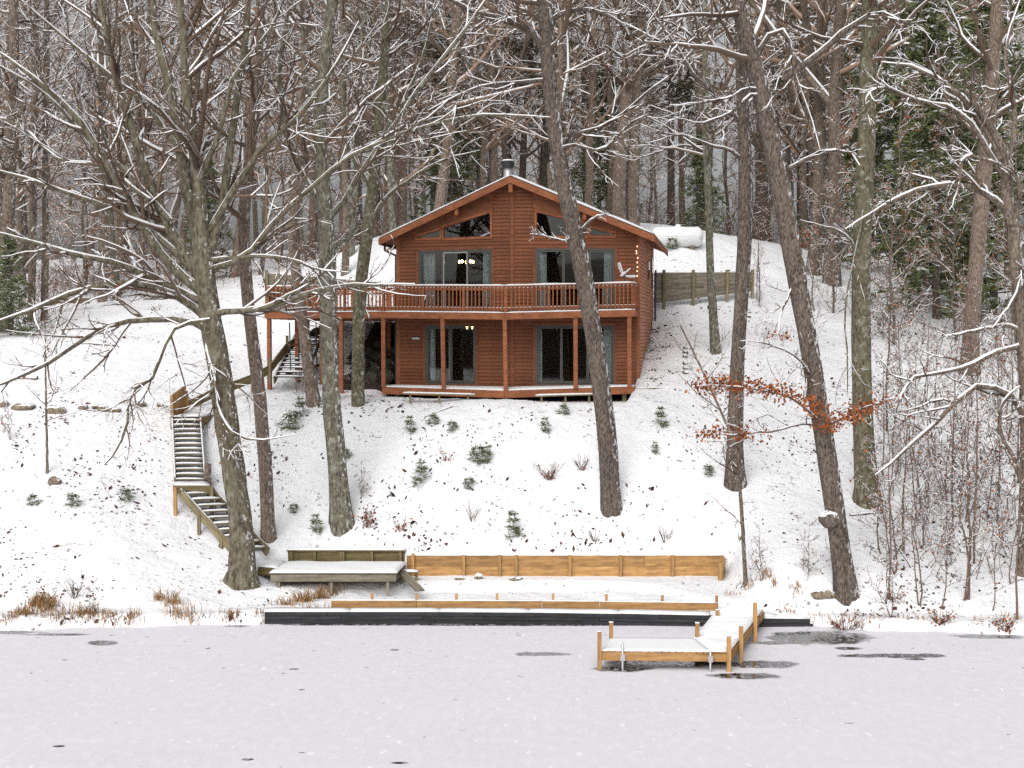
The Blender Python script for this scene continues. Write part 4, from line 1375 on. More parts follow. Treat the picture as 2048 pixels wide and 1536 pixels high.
def resample(P, R, m, jit=0.0, rng=None):
    """one polyline -> m smooth points"""
    P, R = np.asarray(P, float), np.asarray(R, float)
    d = np.r_[0, np.cumsum(np.linalg.norm(np.diff(P, axis=0), axis=1))]
    s = np.linspace(0, d[-1], m)
    if len(P) > 2:
        # catmull-rom through the given points
        tang = np.gradient(P, d, axis=0)
        i = np.clip(np.searchsorted(d, s, side='right') - 1, 0, len(P) - 2)
        hgt = (d[i + 1] - d[i])[:, None]
        t_ = ((s - d[i]) / (d[i + 1] - d[i]))[:, None]
        Q = (2 * t_**3 - 3 * t_**2 + 1) * P[i] + (t_**3 - 2 * t_**2 + t_) * hgt * tang[i] + (-2 * t_**3 + 3 * t_**2) * P[i + 1] + (t_**3 - t_**2) * hgt * tang[i + 1]
    else:
        Q = P[0] + (P[1] - P[0]) * (s / d[-1])[:, None]
    if jit and rng is not None:
        jj = rng.normal(0, jit, Q.shape)
        jj[0] = 0
        Q = Q + jj
    return Q, np.interp(s, d, R)
def spawn(P, R, k, rng, t0=.15, t1=1.0, lf=(.3, .55), ang=(30, 65), m=5, wig=.18, up=.1, rr=.6, rmin=.004, taper=.3, lmax=99., flat=0.0, fall=.55):
    """k children on every parent polyline"""
    n, pm, _ = P.shape
    seg = np.linalg.norm(np.diff(P, axis=1), axis=2)
    PL_ = seg.sum(1)
    t_ = np.sort(rng.uniform(t0, t1, (n, k)), 1).ravel()
    pi = np.repeat(np.arange(n), k)
    x = t_ * (pm - 1)
    i = np.clip(x.astype(int), 0, pm - 2)
    fr_ = (x - i)[:, None]
    pos = P[pi, i] * (1 - fr_) + P[pi, i + 1] * fr_
    r0 = R[pi, i] * (1 - fr_[:, 0]) + R[pi, i + 1] * fr_[:, 0]
    tan = P[pi, i + 1] - P[pi, i]
    tan /= np.linalg.norm(tan, axis=1, keepdims=True) + 1e-9
    rv = rng.normal(0, 1, (len(pi), 3))
    rv[:, 2] *= (1 - flat)
    rv -= tan * (rv * tan).sum(1, keepdims=True)
    rv /= np.linalg.norm(rv, axis=1, keepdims=True) + 1e-9
    a = np.radians(rng.uniform(ang[0], ang[1], len(pi)))[:, None]
    d = np.cos(a) * tan + np.sin(a) * rv
    L = np.minimum(PL_[pi] * rng.uniform(lf[0], lf[1], len(pi)) * (1 - fall * t_), lmax)
    st_ = (L / (m - 1))[:, None]
    C = np.empty((len(pi), m, 3))
    C[:, 0] = pos
    for q in range(1, m):
        d = d + rng.normal(0, wig, d.shape) + np.array([0, 0, up])
        d /= np.linalg.norm(d, axis=1, keepdims=True)
        C[:, q] = C[:, q - 1] + d * st_
    cr = np.minimum(np.maximum(r0 * rr, rmin), np.maximum(L * .03, rmin))
    CR = np.maximum(cr[:, None] * np.linspace(1, taper, m)[None], rmin * .6)
    return C, CR
class Acc:
    def __init__(s):
        s.V, s.Q, s.n = [], [], 0
    def add(s, VQ):
        V, Q = VQ
        s.V.append(V)
        s.Q.append(Q + s.n)
        s.n += len(V)
    def mesh(s, name, mat, smooth=True, origin=None):
        V = np.concatenate(s.V)
        if origin is not None: V = V - np.asarray(origin)
        return mesh_np(name, V, [np.concatenate(s.Q)], mat, smooth)
def leaf_quads(C, size, rng, droop=.6):
    """small bent leaves at points C"""
    n = len(C)
    d1 = rng.normal(0, 1, (n, 3))
    d1[:, 2] -= droop
    d1 /= np.linalg.norm(d1, axis=1, keepdims=True)
    d2 = np.cross(d1, rng.normal(0, 1, (n, 3)))
    d2 /= np.linalg.norm(d2, axis=1, keepdims=True)
    s = (size * rng.uniform(.6, 1.3, n))[:, None]
    V = np.stack([C, C + d1 * s * .5 + d2 * s * .3, C + d1 * s, C + d1 * s * .45 - d2 * s * .3], 1).reshape(-1, 3)
    return V, np.arange(n * 4).reshape(n, 4)

def build_tree(root, trunk, tr, limbs, rng, barkm, twigm, n1=16, t1r=(.35, 1), l1=(.2, .4), n2=7, n3=5, n4=0, up=.06, limb_kids=6, sn=1.0, ang1=(45, 80), lmax1=7., wig=.16, leaf_n=0, leaf_size=.09, origin=(0, 0, 0), thin=1.0, tsides=16, leaves=None, cover=.85, lf2=(.28, .5)):
    """trunk (m,3), tr (m,), limbs list of (pts, radii)"""
    o = np.asarray(origin, float)
    TA = Acc()
    # bark relief on the trunk radius
    kk = tsides
    V, Q = tubes(trunk[None], tr[None], kk)
    ctr = np.repeat(trunk, kk, 0)
    hb = np.maximum(ctr[:, 2] - trunk[:, 2].min() - .35, 0)
    aa = np.tile(np.arange(kk) * 2 * np.pi / kk, len(trunk))
    lobe = 1 + np.exp(-hb / .3) * (.10 * np.cos(4 * aa + rng.uniform(0, 6)) + .07 * np.cos(3 * aa + rng.uniform(0, 6))) + .03 * np.cos(3 * aa + hb * 1.3)
    V = ctr + (V - ctr) * (lobe[:, None] + .035 * rng.normal(0, 1, (len(V), 1)))
    TA.add((V, Q))
    L1 = []
    mm = 12
    for (p_, r_) in limbs:
        a, b_ = resample(p_, r_, mm, .012, rng)
        L1.append((a, b_))
    S = Acc()
    S.add(snowcaps(trunk[None], tr[None], rng, cover * .6, .006, .12, .55, .10, .5))
    BA = Acc()
    tw = []
    if L1:
        LP, LR = np.stack([a for a, _ in L1]), np.stack([b_ for _, b_ in L1])
        TA.add(tubes(LP, LR, 7))
        S.add(snowcaps(LP, LR, rng, .95, .014 * sn, .38 * sn, .88, .12, .5))
        C, R_ = spawn(LP, LR, limb_kids, rng, .12, .98, (.22, .5), (25, 60), 7, wig, up * .6, .55, .008 * thin, .3)
        tw.append((C, R_))
    if n1:
        C1, R1 = spawn(trunk[None], tr[None], n1, rng, t1r[0], t1r[1], l1, ang1, 9, wig * .8, up, .42, .012 * thin, .25, lmax1, .2)
        BA.add(tubes(C1, R1, 5))
        S.add(snowcaps(C1, R1, rng, cover, .010 * sn, .42 * sn, .85))
        C, R_ = spawn(C1, R1, n2, rng, .15, .98, lf2, (30, 65), 6, wig, up * .4, .55, .007 * thin, .35)
        tw.append((C, R_))
    for C, R_ in tw:
        BA.add(tubes(C, R_, 4))
        S.add(snowcaps(C, R_, rng, cover * .9, .009 * sn, .45 * sn, .9))
        if n3:
            C3, R3 = spawn(C, R_, n3, rng, .15, 1, (.3, .6), (25, 65), 5, wig * 1.1, .02, .6, .0045 * thin, .5)
            BA.add(tubes(C3, R3, 3))
            sel = rng.random(len(C3)) < .8
            S.add(snowcaps(C3[sel], R3[sel], rng, cover * .7, .006 * sn, .5))
            if n4:
                C4, R4 = spawn(C3, R3, n4, rng, .2, 1, (.4, .7), (25, 60), 3, wig, .02, .7, .0035 * thin, .6)
                BA.add(tubes(C4, R4, 3))
                if leaves is None and leaf_n:
                    leaves = C4[:, -1]
            elif leaf_n and leaves is None:
                leaves = C3[:, -1]
    npobj('trunk', TA.mesh('trunk', barkm, True, o), root)
    if BA.n:
        npobj('branches', BA.mesh('branches', twigm, True, o), root)
    if sum(len(q) for q in S.Q):
        npobj('snow', S.mesh('branch_snow', M['snow_twig'], True, o), root)
    if leaf_n and leaves is not None and len(leaves):
        sel = rng.choice(len(leaves), min(leaf_n, len(leaves)), False)
        V, Q = leaf_quads(leaves[sel] - o, leaf_size, rng)
        npobj('leaves', mesh_np('leaves', V, [Q], M['rust']), root)

def px_tree(name, label, spec, Y, seed, barkm, limbs=(), flare=1.22, m=26, cat='tree', twigm='twig', **kw):
    """spec: (px, py, width px) from the base upwards, standing at distance Y"""
    rng = np.random.default_rng(seed)
    P = np.array([W(a[0], a[1], Y + (a[3] if len(a) > 3 else 0)) for a in spec])
    R = np.array([a[2] * Y / FPX / 2 for a in spec])
    base = P[0].copy()
    base[2] = gz(base[0], base[1])
    P[0, 2] = min(P[0, 2], base[2])
    first = P[0] + (P[0] - P[1]) / np.linalg.norm(P[0] - P[1]) * .35
    P = np.vstack([first, P])
    R = np.r_[R[0], R]
    T_, TR = resample(P, R, m, .004, rng)
    hgt = T_[:, 2] - base[2]
    TR = TR * (1 + (flare - 1) * np.exp(-np.maximum(hgt, 0) / .28))
    # root flare ends right at the snow line
    lm = [(np.array([W(a[0], a[1], Y + (a[3] if len(a) > 3 else 0)) for a in l]), np.array([max(.006, a[2] * (.3 if i == len(l) - 1 else 1) * Y / FPX / 2) for i, a in enumerate(l)])) for l in limbs]
    root = empty(name, base, label, cat, kw.pop('group', None))
    build_tree(root, T_, TR, lm, rng, M[barkm], M[twigm], origin=base, **kw)
    return root

# big multi-stemmed beech in front on the left
def dl(pts, d0, d1, w0, w1):
    """polyline of pixels with depth offset and width running from start to end"""
    n = len(pts) - 1
    return [(p[0], p[1], w0 + (w1 - w0) * i / n, d0 + (d1 - d0) * i / n) for i, p in enumerate(pts)]
beech_limbs = [
    dl([(405, 520), (385, 430), (366, 330), (345, 200), (318, 90), (295, -60), (270, -260)], 0, 1.2, 30, 12),
    dl([(408, 500), (400, 400), (388, 300), (372, 180), (365, 60), (350, -120), (345, -320)], 0, -.8, 30, 10),
    dl([(412, 520), (440, 430), (455, 330), (470, 230), (490, 100), (500, -60), (520, -250)], 0, .5, 22, 8),
    dl([(410, 565), (345, 470), (300, 360), (262, 250), (228, 130), (205, 20), (180, -120)], 0, -1.2, 26, 8),
    dl([(412, 590), (330, 520), (270, 430), (215, 330), (150, 230), (60, 150), (-40, 80)], 0, -2.0, 22, 6),
    dl([(410, 560), (320, 480), (230, 420), (150, 390), (60, 360), (-40, 330)], 0, -1.5, 15, 5),
    dl([(414, 608), (335, 572), (280, 545), (210, 520), (130, 505), (50, 480), (-40, 460)], 0, -2.2, 17, 6),
    dl([(418, 640), (355, 592), (290, 570), (190, 572), (110, 600), (50, 625), (-30, 650)], 0, -2.5, 18, 6),
    dl([(422, 665), (385, 645), (300, 640), (220, 650), (150, 690), (90, 730), (20, 760), (-30, 780)], 0, -2.8, 15, 5),
    dl([(418, 630), (455, 622), (520, 618), (565, 605), (630, 582), (690, 572), (760, 570), (830, 568)], 0, -1.6, 15, 4),
    dl([(508, 621), (560, 600), (610, 575), (650, 540), (680, 500)], -.6, -1.2, 9, 4),
    dl([(420, 640), (412, 690), (428, 760), (440, 830), (470, 870), (520, 880), (590, 868)], 0, -1.3, 10, 3),
    dl([(420, 640), (350, 655), (330, 690), (300, 760), (262, 785), (255, 850), (225, 910), (200, 940)], -1.2, -2.0, 8, 4),
    dl([(420, 460), (480, 360), (540, 280), (600, 230), (660, 150), (720, 40)], 0, -1.0, 14, 5),
    dl([(415, 540), (480, 520), (560, 430), (640, 360), (720, 300), (800, 270), (900, 200)], 0, -1.4, 12, 4),
    dl([(425, 520), (520, 512), (590, 520), (640, 540), (700, 545)], 0, -1.8, 9, 3),
    dl([(360, 300), (300, 220), (220, 150), (110, 60), (20, -20)], .4, -1.0, 12, 4),
    dl([(340, 440), (250, 340), (170, 270), (80, 180), (-20, 120)], -.5, -1.5, 11, 4),
    dl([(400, 360), (440, 260), (470, 150), (540, 60), (590, -60)], -.4, -1.0, 12, 5),
    dl([(300, 400), (200, 330), (120, 320), (40, 250), (-20, 230)], -1, 1.2, 9, 4),
]
px_tree('beech_tree', 'big multi-stemmed grey tree in front of the stairs, its snowy limbs fanning wide', [(484, 1163, 60), (484, 1120, 52), (480, 1040, 46), (470, 960, 46), (457, 870, 46), (443, 770, 46), (428, 680, 45), (415, 600, 44), (408, 540, 42), (402, 480, 36), (398, 420, 24), (395, 330, 14)], 37.3, 11, 'bark_beech', beech_limbs, flare=1.22, m=34, n1=0, limb_kids=10, n3=7, n4=2, thin=.8, sn=.85, up=.03, wig=.15, leaf_n=260, leaf_size=.085, twigm='twig')
px_tree('slender_tree', 'slender pinkish grey trunk just right of the big multi-stemmed tree', [(537, 1072, 27), (534, 1000, 27), (528, 900, 27), (520, 800, 26), (505, 680, 25), (494, 580, 24), (488, 480, 24), (492, 380, 23), (505, 260, 21), (515, 130, 20), (520, 0, 18), (530, -220, 14), (540, -450, 9)], 39.5, 12, 'bark_pale', [], n1=22, t1r=(.42, 1), n2=9, n3=7, n4=2, thin=.75, sn=.75)
px_tree('lichen_tree', 'straight lichen-spotted trunk left of the cabin, rising from mid-slope', [(682, 1046, 44), (676, 960, 38), (668, 860, 36), (660, 740, 34), (656, 620, 35), (655, 530, 35), (652, 440, 30), (644, 340, 28), (640, 240, 26), (650, 120, 24), (665, 0, 22), (680, -220, 17), (700, -480, 10)], 40.1, 13, 'bark_lichen',
        [dl([(655, 440), (690, 400), (730, 330), (790, 250), (850, 160), (930, 60), (1000, -40)], 0, -1.5, 13, 5), dl([(648, 420), (600, 340), (570, 250), (560, 150), (575, 30), (600, -80)], 0, 1.0, 15, 6), dl([(645, 360), (700, 310), (800, 270), (900, 240), (1010, 230), (1100, 235)], 0, -1.0, 10, 3), dl([(642, 250), (610, 150), (605, 40), (590, -100)], 0, -.5, 12, 6), dl([(655, 500), (700, 470), (705, 420), (690, 380)], 0, -.6, 16, 8)],
        n1=18, t1r=(.5, 1), n2=9, n3=7, n4=2, thin=.75, sn=.85, limb_kids=9)
px_tree('mossy_tree', 'green-mossed trunk standing close to the left porch corner', [(716, 801, 26), (716, 740, 25), (717, 660, 24), (722, 580, 26), (732, 480, 25), (745, 380, 22), (755, 280, 20), (765, 160, 19), (775, 40, 17), (790, -160, 13), (800, -360, 8)], 44.7, 14, 'bark_moss',
        [dl([(735, 460), (770, 400), (830, 350), (890, 320), (960, 300)], 0, -1, 8, 3), dl([(745, 380), (700, 300), (690, 200), (700, 80)], 0, .5, 10, 5), dl([(750, 330), (800, 220), (850, 100), (870, 0)], 0, .8, 10, 5)], n1=20, t1r=(.5, 1), n2=9, n3=7, n4=2, thin=.75, sn=.8)
px_tree('leaning_grey_tree', 'leaning pale trunk in front of the left deck posts', [(627, 806, 28), (622, 770, 25), (612, 700, 24), (602, 620, 22), (594, 560, 22), (588, 480, 20), (590, 380, 19), (600, 250, 18), (606, 120, 16), (612, 0, 15), (620, -200, 11), (625, -360, 7)], 44.9, 15, 'bark_pale', [], n1=20, t1r=(.5, 1), n2=8, n3=6)
px_tree('front_oak', 'leaning dark trunk crossing the right half of the cabin front', [(1222, 1010, 40), (1219, 950, 39), (1212, 860, 38), (1203, 780, 37), (1192, 700, 36), (1178, 610, 36), (1163, 530, 36), (1150, 465, 36), (1135, 400, 33), (1120, 330, 31), (1107, 250, 30), (1099, 170, 30), (1096, 90, 31), (1087, 0, 29), (1075, -150, 26), (1060, -380, 20), (1050, -600, 12)], 40.5, 16, 'bark_dark',
        [dl([(1092, 115), (1075, 80), (1050, 52), (1010, 38), (960, 28), (905, 2), (850, -40)], 0, -1.2, 15, 8), dl([(1103, 40), (1130, 25), (1180, 20), (1250, 50), (1320, 80)], 0, -1, 11, 4), dl([(1152, 475), (1168, 455), (1200, 430), (1215, 428)], 0, -.7, 8, 3), dl([(1148, 462), (1135, 480), (1110, 478), (1080, 470), (1060, 468)], 0, -.8, 5, 2.5), dl([(1110, 300), (1140, 290), (1200, 300), (1270, 240), (1330, 220)], 0, -1, 7, 3), dl([(1095, 160), (1040, 165), (960, 175), (880, 210), (800, 255), (740, 290)], 0, -1.4, 9, 3),
         dl([(1110, 270), (1170, 265), (1240, 230), (1300, 180), (1380, 120)], 0, .8, 9, 3)],
        n1=16, t1r=(.55, 1), n2=9, n3=7, n4=2, thin=.75, sn=.85, flare=1.12, limb_kids=9)
px_tree('shaggy_tree', 'dark rough-barked upright trunk on the right slope with snow flecks', [(1470, 972, 40), (1469, 920, 35), (1471, 850, 31), (1474, 760, 29), (1477, 680, 27), (1482, 600, 27), (1488, 500, 29), (1492, 400, 31), (1490, 320, 27), (1486, 220, 24), (1482, 100, 22), (1480, 0, 20), (1478, -200, 15), (1475, -400, 9)], 40.7, 17, 'bark_dark',
        [dl([(1490, 330), (1460, 300), (1420, 290), (1360, 270), (1300, 285)], 0, -1, 9, 3), dl([(1486, 250), (1440, 200), (1390, 150), (1330, 60), (1280, 0)], 0, -.7, 9, 3)], n1=18, t1r=(.5, 1), n2=9, n3=7, n4=2, thin=.75, sn=.85)
oak_limbs = [
    dl([(1510, 130), (1540, 70), (1560, 60), (1590, 150), (1620, 230), (1640, 300)], 0, -.8, 10, 4),
    dl([(1565, 160), (1640, 105), (1700, 55), (1760, 25), (1810, 48), (1850, 40)], -.3, -1.2, 14, 5),
    dl([(1570, 340), (1590, 330), (1640, 305), (1700, 305), (1720, 330)], 0, -1, 9, 3),
    dl([(1530, 180), (1500, 175), (1460, 195), (1400, 205), (1340, 210)], 0, -1.0, 7, 3),
    dl([(1535, 190), (1500, 190), (1470, 220), (1400, 245), (1350, 235)], 0, -1.0, 7, 3),
    dl([(1640, 790), (1600, 720), (1540, 690), (1480, 680)], 0, -1.0, 5, 2),
    dl([(1655, 855), (1625, 830), (1580, 795), (1530, 782), (1460, 772), (1395, 772)], 0, -1.2, 6, 2),
    dl([(1652, 850), (1600, 850), (1550, 862), (1480, 868), (1392, 868)], 0, -1.0, 5, 2),
    dl([(1658, 850), (1690, 832), (1730, 815), (1790, 795)], 0, -1.0, 5, 2),
    dl([(1590, 560), (1560, 640), (1555, 670), (1540, 672)], 0, -.8, 4, 2),
]
_lr = np.random.default_rng(5)
_lv = []
for pts, n_, sp in (([(1392, 770), (1440, 768), (1500, 772), (1560, 782)], 620, .17), ([(1560, 778), (1610, 800), (1650, 825)], 290, .17), ([(1388, 868), (1430, 866), (1480, 862), (1492, 872)], 240, .12),
                    ([(1640, 850), (1670, 850)], 150, .13), ([(1675, 838), (1710, 822), (1745, 808)], 330, .17), ([(1745, 805), (1790, 797)], 60, .12), ([(1540, 668), (1580, 672)], 50, .09), ([(1605, 455), (1615, 500)], 14, .12), ([(1690, 290), (1700, 310)], 16, .1), ([(1518, 880), (1540, 860)], 20, .12)):
    P_ = np.array([W(p[0], p[1], 34.6) for p in pts])
    s_ = _lr.uniform(0, len(pts) - 1.001, n_)
    i_ = s_.astype(int)
    _lv.append(P_[i_] + (P_[i_ + 1] - P_[i_]) * (s_ - i_)[:, None] + _lr.normal(0, sp, (n_, 3)) * (1, 1.8, .75))
px_tree('burl_oak', 'tall leaning oak with a burl and rust leaves, rooted by the right shore', [(1690, 1178, 44), (1684, 1120, 41), (1675, 1060, 40), (1666, 1000, 40), (1652, 900, 40), (1635, 800, 38), (1618, 690, 37), (1600, 590, 37), (1584, 500, 40), (1566, 400, 40), (1547, 300, 37), (1528, 210, 35), (1505, 120, 34), (1480, 20, 32), (1450, -100, 28), (1400, -330, 20), (1370, -520, 12)], 35.5, 18, 'bark_dark', oak_limbs,
        n1=14, t1r=(.6, 1), n2=8, n3=6, n4=2, thin=.75, sn=.9, flare=1.2, limb_kids=8, leaf_n=2600, leaf_size=.105, leaves=np.concatenate(_lv), wig=.2)
px_tree('green_beech', 'straight greenish smooth trunk right of the burl oak', [(1735, 1003, 52), (1732, 960, 45), (1728, 880, 42), (1724, 780, 39), (1722, 680, 38), (1722, 580, 37), (1725, 470, 36), (1730, 350, 36), (1735, 220, 34), (1738, 100, 33), (1740, 0, 31), (1745, -220, 24), (1750, -450, 14)], 40.1, 19, 'bark_moss',
        [dl([(1724, 520), (1690, 470), (1640, 450), (1600, 440)], 0, -1, 6, 3), dl([(1728, 420), (1690, 640), (1695, 760), (1690, 860)], -.4, -1.2, 4, 2)], flare=1.25, n1=16, t1r=(.6, 1), n2=9, n3=7, n4=2, thin=.75, sn=.8)
px_tree('thin_trunk_tree', 'thin upright trunk between the cabin and the dark rough tree', [(1431, 707, 20), (1428, 660, 18), (1423, 580, 16), (1419, 480, 15), (1416, 380, 14), (1412, 250, 13), (1410, 100, 12), (1408, -60, 10), (1405, -250, 6)], 50.0, 20, 'bark_lichen', [], n1=22, t1r=(.4, 1), n2=8, n3=5)
px_tree('right_pine_trunk', 'reddish brown trunk beside the evergreens on the right', [(1938, 748, 36), (1942, 680, 33), (1947, 600, 31), (1955, 500, 31), (1963, 400, 32), (1972, 300, 30), (1982, 180, 28), (1992, 60, 26), (2000, -80, 23), (2010, -300, 15)], 49.0, 21, 'bark_pale', [], n1=20, t1r=(.45, 1), n2=8, n3=5, sn=1.1)
px_tree('edge_tree', 'crooked snow-laden tree at the right edge of the picture', [(2042, 1168, 22), (2046, 1080, 22), (2050, 980, 22), (2052, 860, 22), (2048, 740, 24), (2042, 620, 26), (2032, 520, 26), (2022, 440, 26), (2012, 380, 24), (2016, 330, 22), (1990, 270, 16), (1960, 220, 12), (1930, 180, 8)], 36.4, 22, 'bark_grey',
        [dl([(2012, 420), (1990, 400), (1950, 378), (1905, 368), (1860, 372), (1810, 390), (1770, 410), (1735, 432), (1690, 460)], 0, -.8, 14, 5),
         dl([(2025, 450), (2040, 400), (2030, 350), (1990, 325), (1945, 310), (1900, 290)], 0, -1, 11, 4),
         dl([(2005, 350), (1975, 300), (1940, 245), (1900, 215), (1850, 205), (1790, 180), (1755, 155)], 0, -1.0, 12, 4),
         dl([(2000, 320), (1960, 240), (1920, 190), (1870, 155), (1810, 130), (1760, 125)], 0, .8, 14, 5),
         dl([(1945, 310), (1925, 320), (1918, 370), (1900, 420)], -.8, -.9, 8, 3),
         dl([(1850, 205), (1810, 195), (1760, 175), (1735, 190), (1740, 250)], -.6, -1.0, 7, 3),
         dl([(2050, 690), (2010, 700), (1970, 715), (1930, 735), (1880, 745), (1815, 765), (1810, 785), (1770, 800)], 0, -1.0, 11, 4),
         dl([(2052, 860), (2030, 800), (1990, 775), (1960, 770), (1930, 790), (1900, 815), (1870, 850), (1830, 880), (1790, 920), (1750, 950)], 0, -1.2, 14, 5),
         dl([(2046, 660), (2000, 650), (1980, 655), (1935, 665), (1890, 672)], 0, -.6, 10, 4),
         dl([(2048, 980), (2020, 900), (2000, 860), (2010, 800), (2040, 770)], 0, -.5, 10, 5),
         dl([(2030, 480), (2040, 560), (2020, 610), (1985, 655)], 0, -.5, 7, 4),
         dl([(2016, 330), (2030, 220), (2010, 100), (2040, 0)], 0, .5, 12, 6)],
        n1=0, n3=6, n4=1, sn=1.15, limb_kids=9, wig=.24, up=.0)
px_tree('twin_oak', 'left stem of the large pale twin trunk rising behind the cabin roof', [(1238, 440, 29), (1240, 350, 27), (1250, 230, 25), (1258, 100, 23), (1262, -30, 20), (1270, -200, 14)], 63.0, 23, 'bark_pale', [dl([(1255, 180), (1200, 120), (1130, 100), (1080, 60)], 0, 0, 10, 4)], n1=18, t1r=(.45, 1), n2=9, n3=8, sn=.8, thin=1.1)
px_tree('twin_oak', 'right stem of the large pale twin trunk rising behind the cabin roof', [(1265, 442, 30), (1264, 350, 28), (1268, 230, 26), (1275, 100, 24), (1283, -30, 21), (1290, -200, 14)], 63.4, 24, 'bark_pale', [dl([(1270, 160), (1330, 120), (1400, 100), (1470, 50)], 0, 0, 10, 4), dl([(1272, 120), (1340, 90), (1420, 105)], 0, -1, 8, 4)], n1=18, t1r=(.45, 1), n2=9, n3=8, sn=.8, thin=1.1)
px_tree('ridge_oak', 'straight trunk directly behind the chimney', [(990, 420, 19), (987, 330, 18), (984, 200, 17), (979, 60, 15), (976, -100, 11)], 66.0, 25, 'bark_pale', [], n1=20, t1r=(.3, 1), n2=9, n3=8, sn=.8, thin=1.4)
# broken snag behind the roof
sg = px_tree('broken_snag', 'pale splintered snag behind the right roof slope', [(1103, 420, 13), (1102, 380, 12), (1099, 350, 9), (1096, 326, 3)], 62.0, 26, 'bark_pale', [], n1=0, flare=1.0, m=8)
# thin leaning sapling on the slope, right of centre
px_tree('leaning_sapling', 'long thin sapling leaning up from the end of the tan wall', [(1492, 1152, 9), (1487, 1080, 8), (1480, 980, 7), (1473, 900, 6), (1440, 820, 5), (1395, 720, 4), (1360, 650, 3)], 36.6, 27, 'bark_grey', [dl([(1440, 820), (1400, 790), (1350, 740)], 0, -.3, 3, 2)], n1=14, t1r=(.25, 1), n2=4, n3=3, sn=.4, flare=1.1, lmax1=1.4, cover=.4, cat='sapling')
px_tree('lone_sapling', 'lone thin sapling below the stone row at far left', [(95, 962, 6), (94, 900, 5), (92, 800, 4.5), (91, 720, 3), (90, 640, 2)], 41.2, 28, 'bark_grey', [], n1=12, t1r=(.3, 1), n2=3, n3=2, sn=.4, flare=1.1, lmax1=1.2, cover=.4, cat='sapling')
# trunks along the left edge, beyond the lawn
for k, (x, yb, wd, Y, lb) in enumerate(((12, 640, 26, 56, 'dark trunk at the far left edge of the lawn'), (62, 618, 15, 58, 'thin dark trunk second from the left edge'), (88, 615, 14, 58.5, 'narrow trunk behind the raised bed boards'), (205, 590, 18, 63, 'trunk behind the far left lawn, beyond the raised bed'), (690, 545, 15, 60, 'trunk seen above the side deck, behind the lichen tree'), (803, 460, 18, 65, 'trunk behind the left eave of the cabin'))):
    px_tree('edge_wood_tree', lb, [(x, yb, wd), (x + 3, yb - 120, wd * .95), (x + 8 - 3 * k, yb - 300, wd * .85), (x + 15 - 5 * k, yb - 520, wd * .75), (x + 15 - 5 * k, yb - 800, wd * .5)], Y, 40 + k, 'bark_grey' if k != 5 else 'bark_pale', [], n1=20, t1r=(.3, 1), n2=9, n3=8, sn=.75, thin=1.3, flare=1.2)

# ---- the wood behind: a handful of kinds, each tree placed on its own
def proto_tree(seed, H, r0, barkm, **kw):
    rng = np.random.default_rng(seed)
    m_ = 16
    zz = np.linspace(-.5, H, m_)
    lean = rng.normal(0, .035, 2)
    xy = np.cumsum(rng.normal(0, .07, (m_, 2)), 0) + np.outer(zz, lean)
    xy -= xy[0]
    T_ = np.c_[xy, zz]
    TR = r0 * np.linspace(1, .22, m_) ** .8 * (1 + .3 * np.exp(-np.maximum(zz, 0) / .4))
    root = empty('woodland_tree', (0, 0, 0))
    fork = []
    for q in range(kw.pop('forks', 0)):
        i = int(rng.integers(4, 8))
        d = np.array([rng.normal(0, .35), rng.normal(0, .35), 1.0])
        pts = [T_[i]]
        for _ in range(5):
            d = d + rng.normal(0, .1, 3)
            pts.append(pts[-1] + d / np.linalg.norm(d) * (H - T_[i, 2]) / 5)
        fork.append((np.array(pts), TR[i] * .7 * np.linspace(1, .25, 6)))
    build_tree(root, T_, TR, fork, rng, M[barkm], M[kw.pop('twigm', 'twig_hazed')], tsides=8, **kw)
    return root
def copy_tree(src, name=None):
    c = src.copy()
    COL.objects.link(c)
    for ch in src.children:
        d = ch.copy()
        COL.objects.link(d)
        d.parent = c
    return c
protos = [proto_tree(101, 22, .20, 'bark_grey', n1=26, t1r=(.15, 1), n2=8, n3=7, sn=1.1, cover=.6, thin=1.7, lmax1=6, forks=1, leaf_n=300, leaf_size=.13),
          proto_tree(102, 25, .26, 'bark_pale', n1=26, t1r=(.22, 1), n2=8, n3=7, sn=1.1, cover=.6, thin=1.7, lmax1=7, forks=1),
          proto_tree(103, 18, .13, 'bark_dark', n1=30, t1r=(.08, 1), n2=8, n3=7, sn=1.1, cover=.6, thin=1.6, lmax1=4.5, twigm='twig_hazed', leaf_n=800, leaf_size=.13),
          proto_tree(104, 20, .16, 'bark_lichen', n1=28, t1r=(.12, 1), n2=8, n3=7, sn=1.1, cover=.6, thin=1.7, lmax1=5.5, twigm='twig_hazed'),
          proto_tree(105, 12, .07, 'bark_grey', n1=34, t1r=(.05, 1), n2=7, n3=7, sn=1.1, cover=.6, thin=1.4, lmax1=3.2, leaf_n=600, leaf_size=.12, twigm='twig_hazed'),
          proto_tree(106, 27, .30, 'bark_grey', n1=24, t1r=(.2, 1), n2=8, n3=7, sn=1.1, cover=.6, thin=1.8, lmax1=7.5, forks=2)]

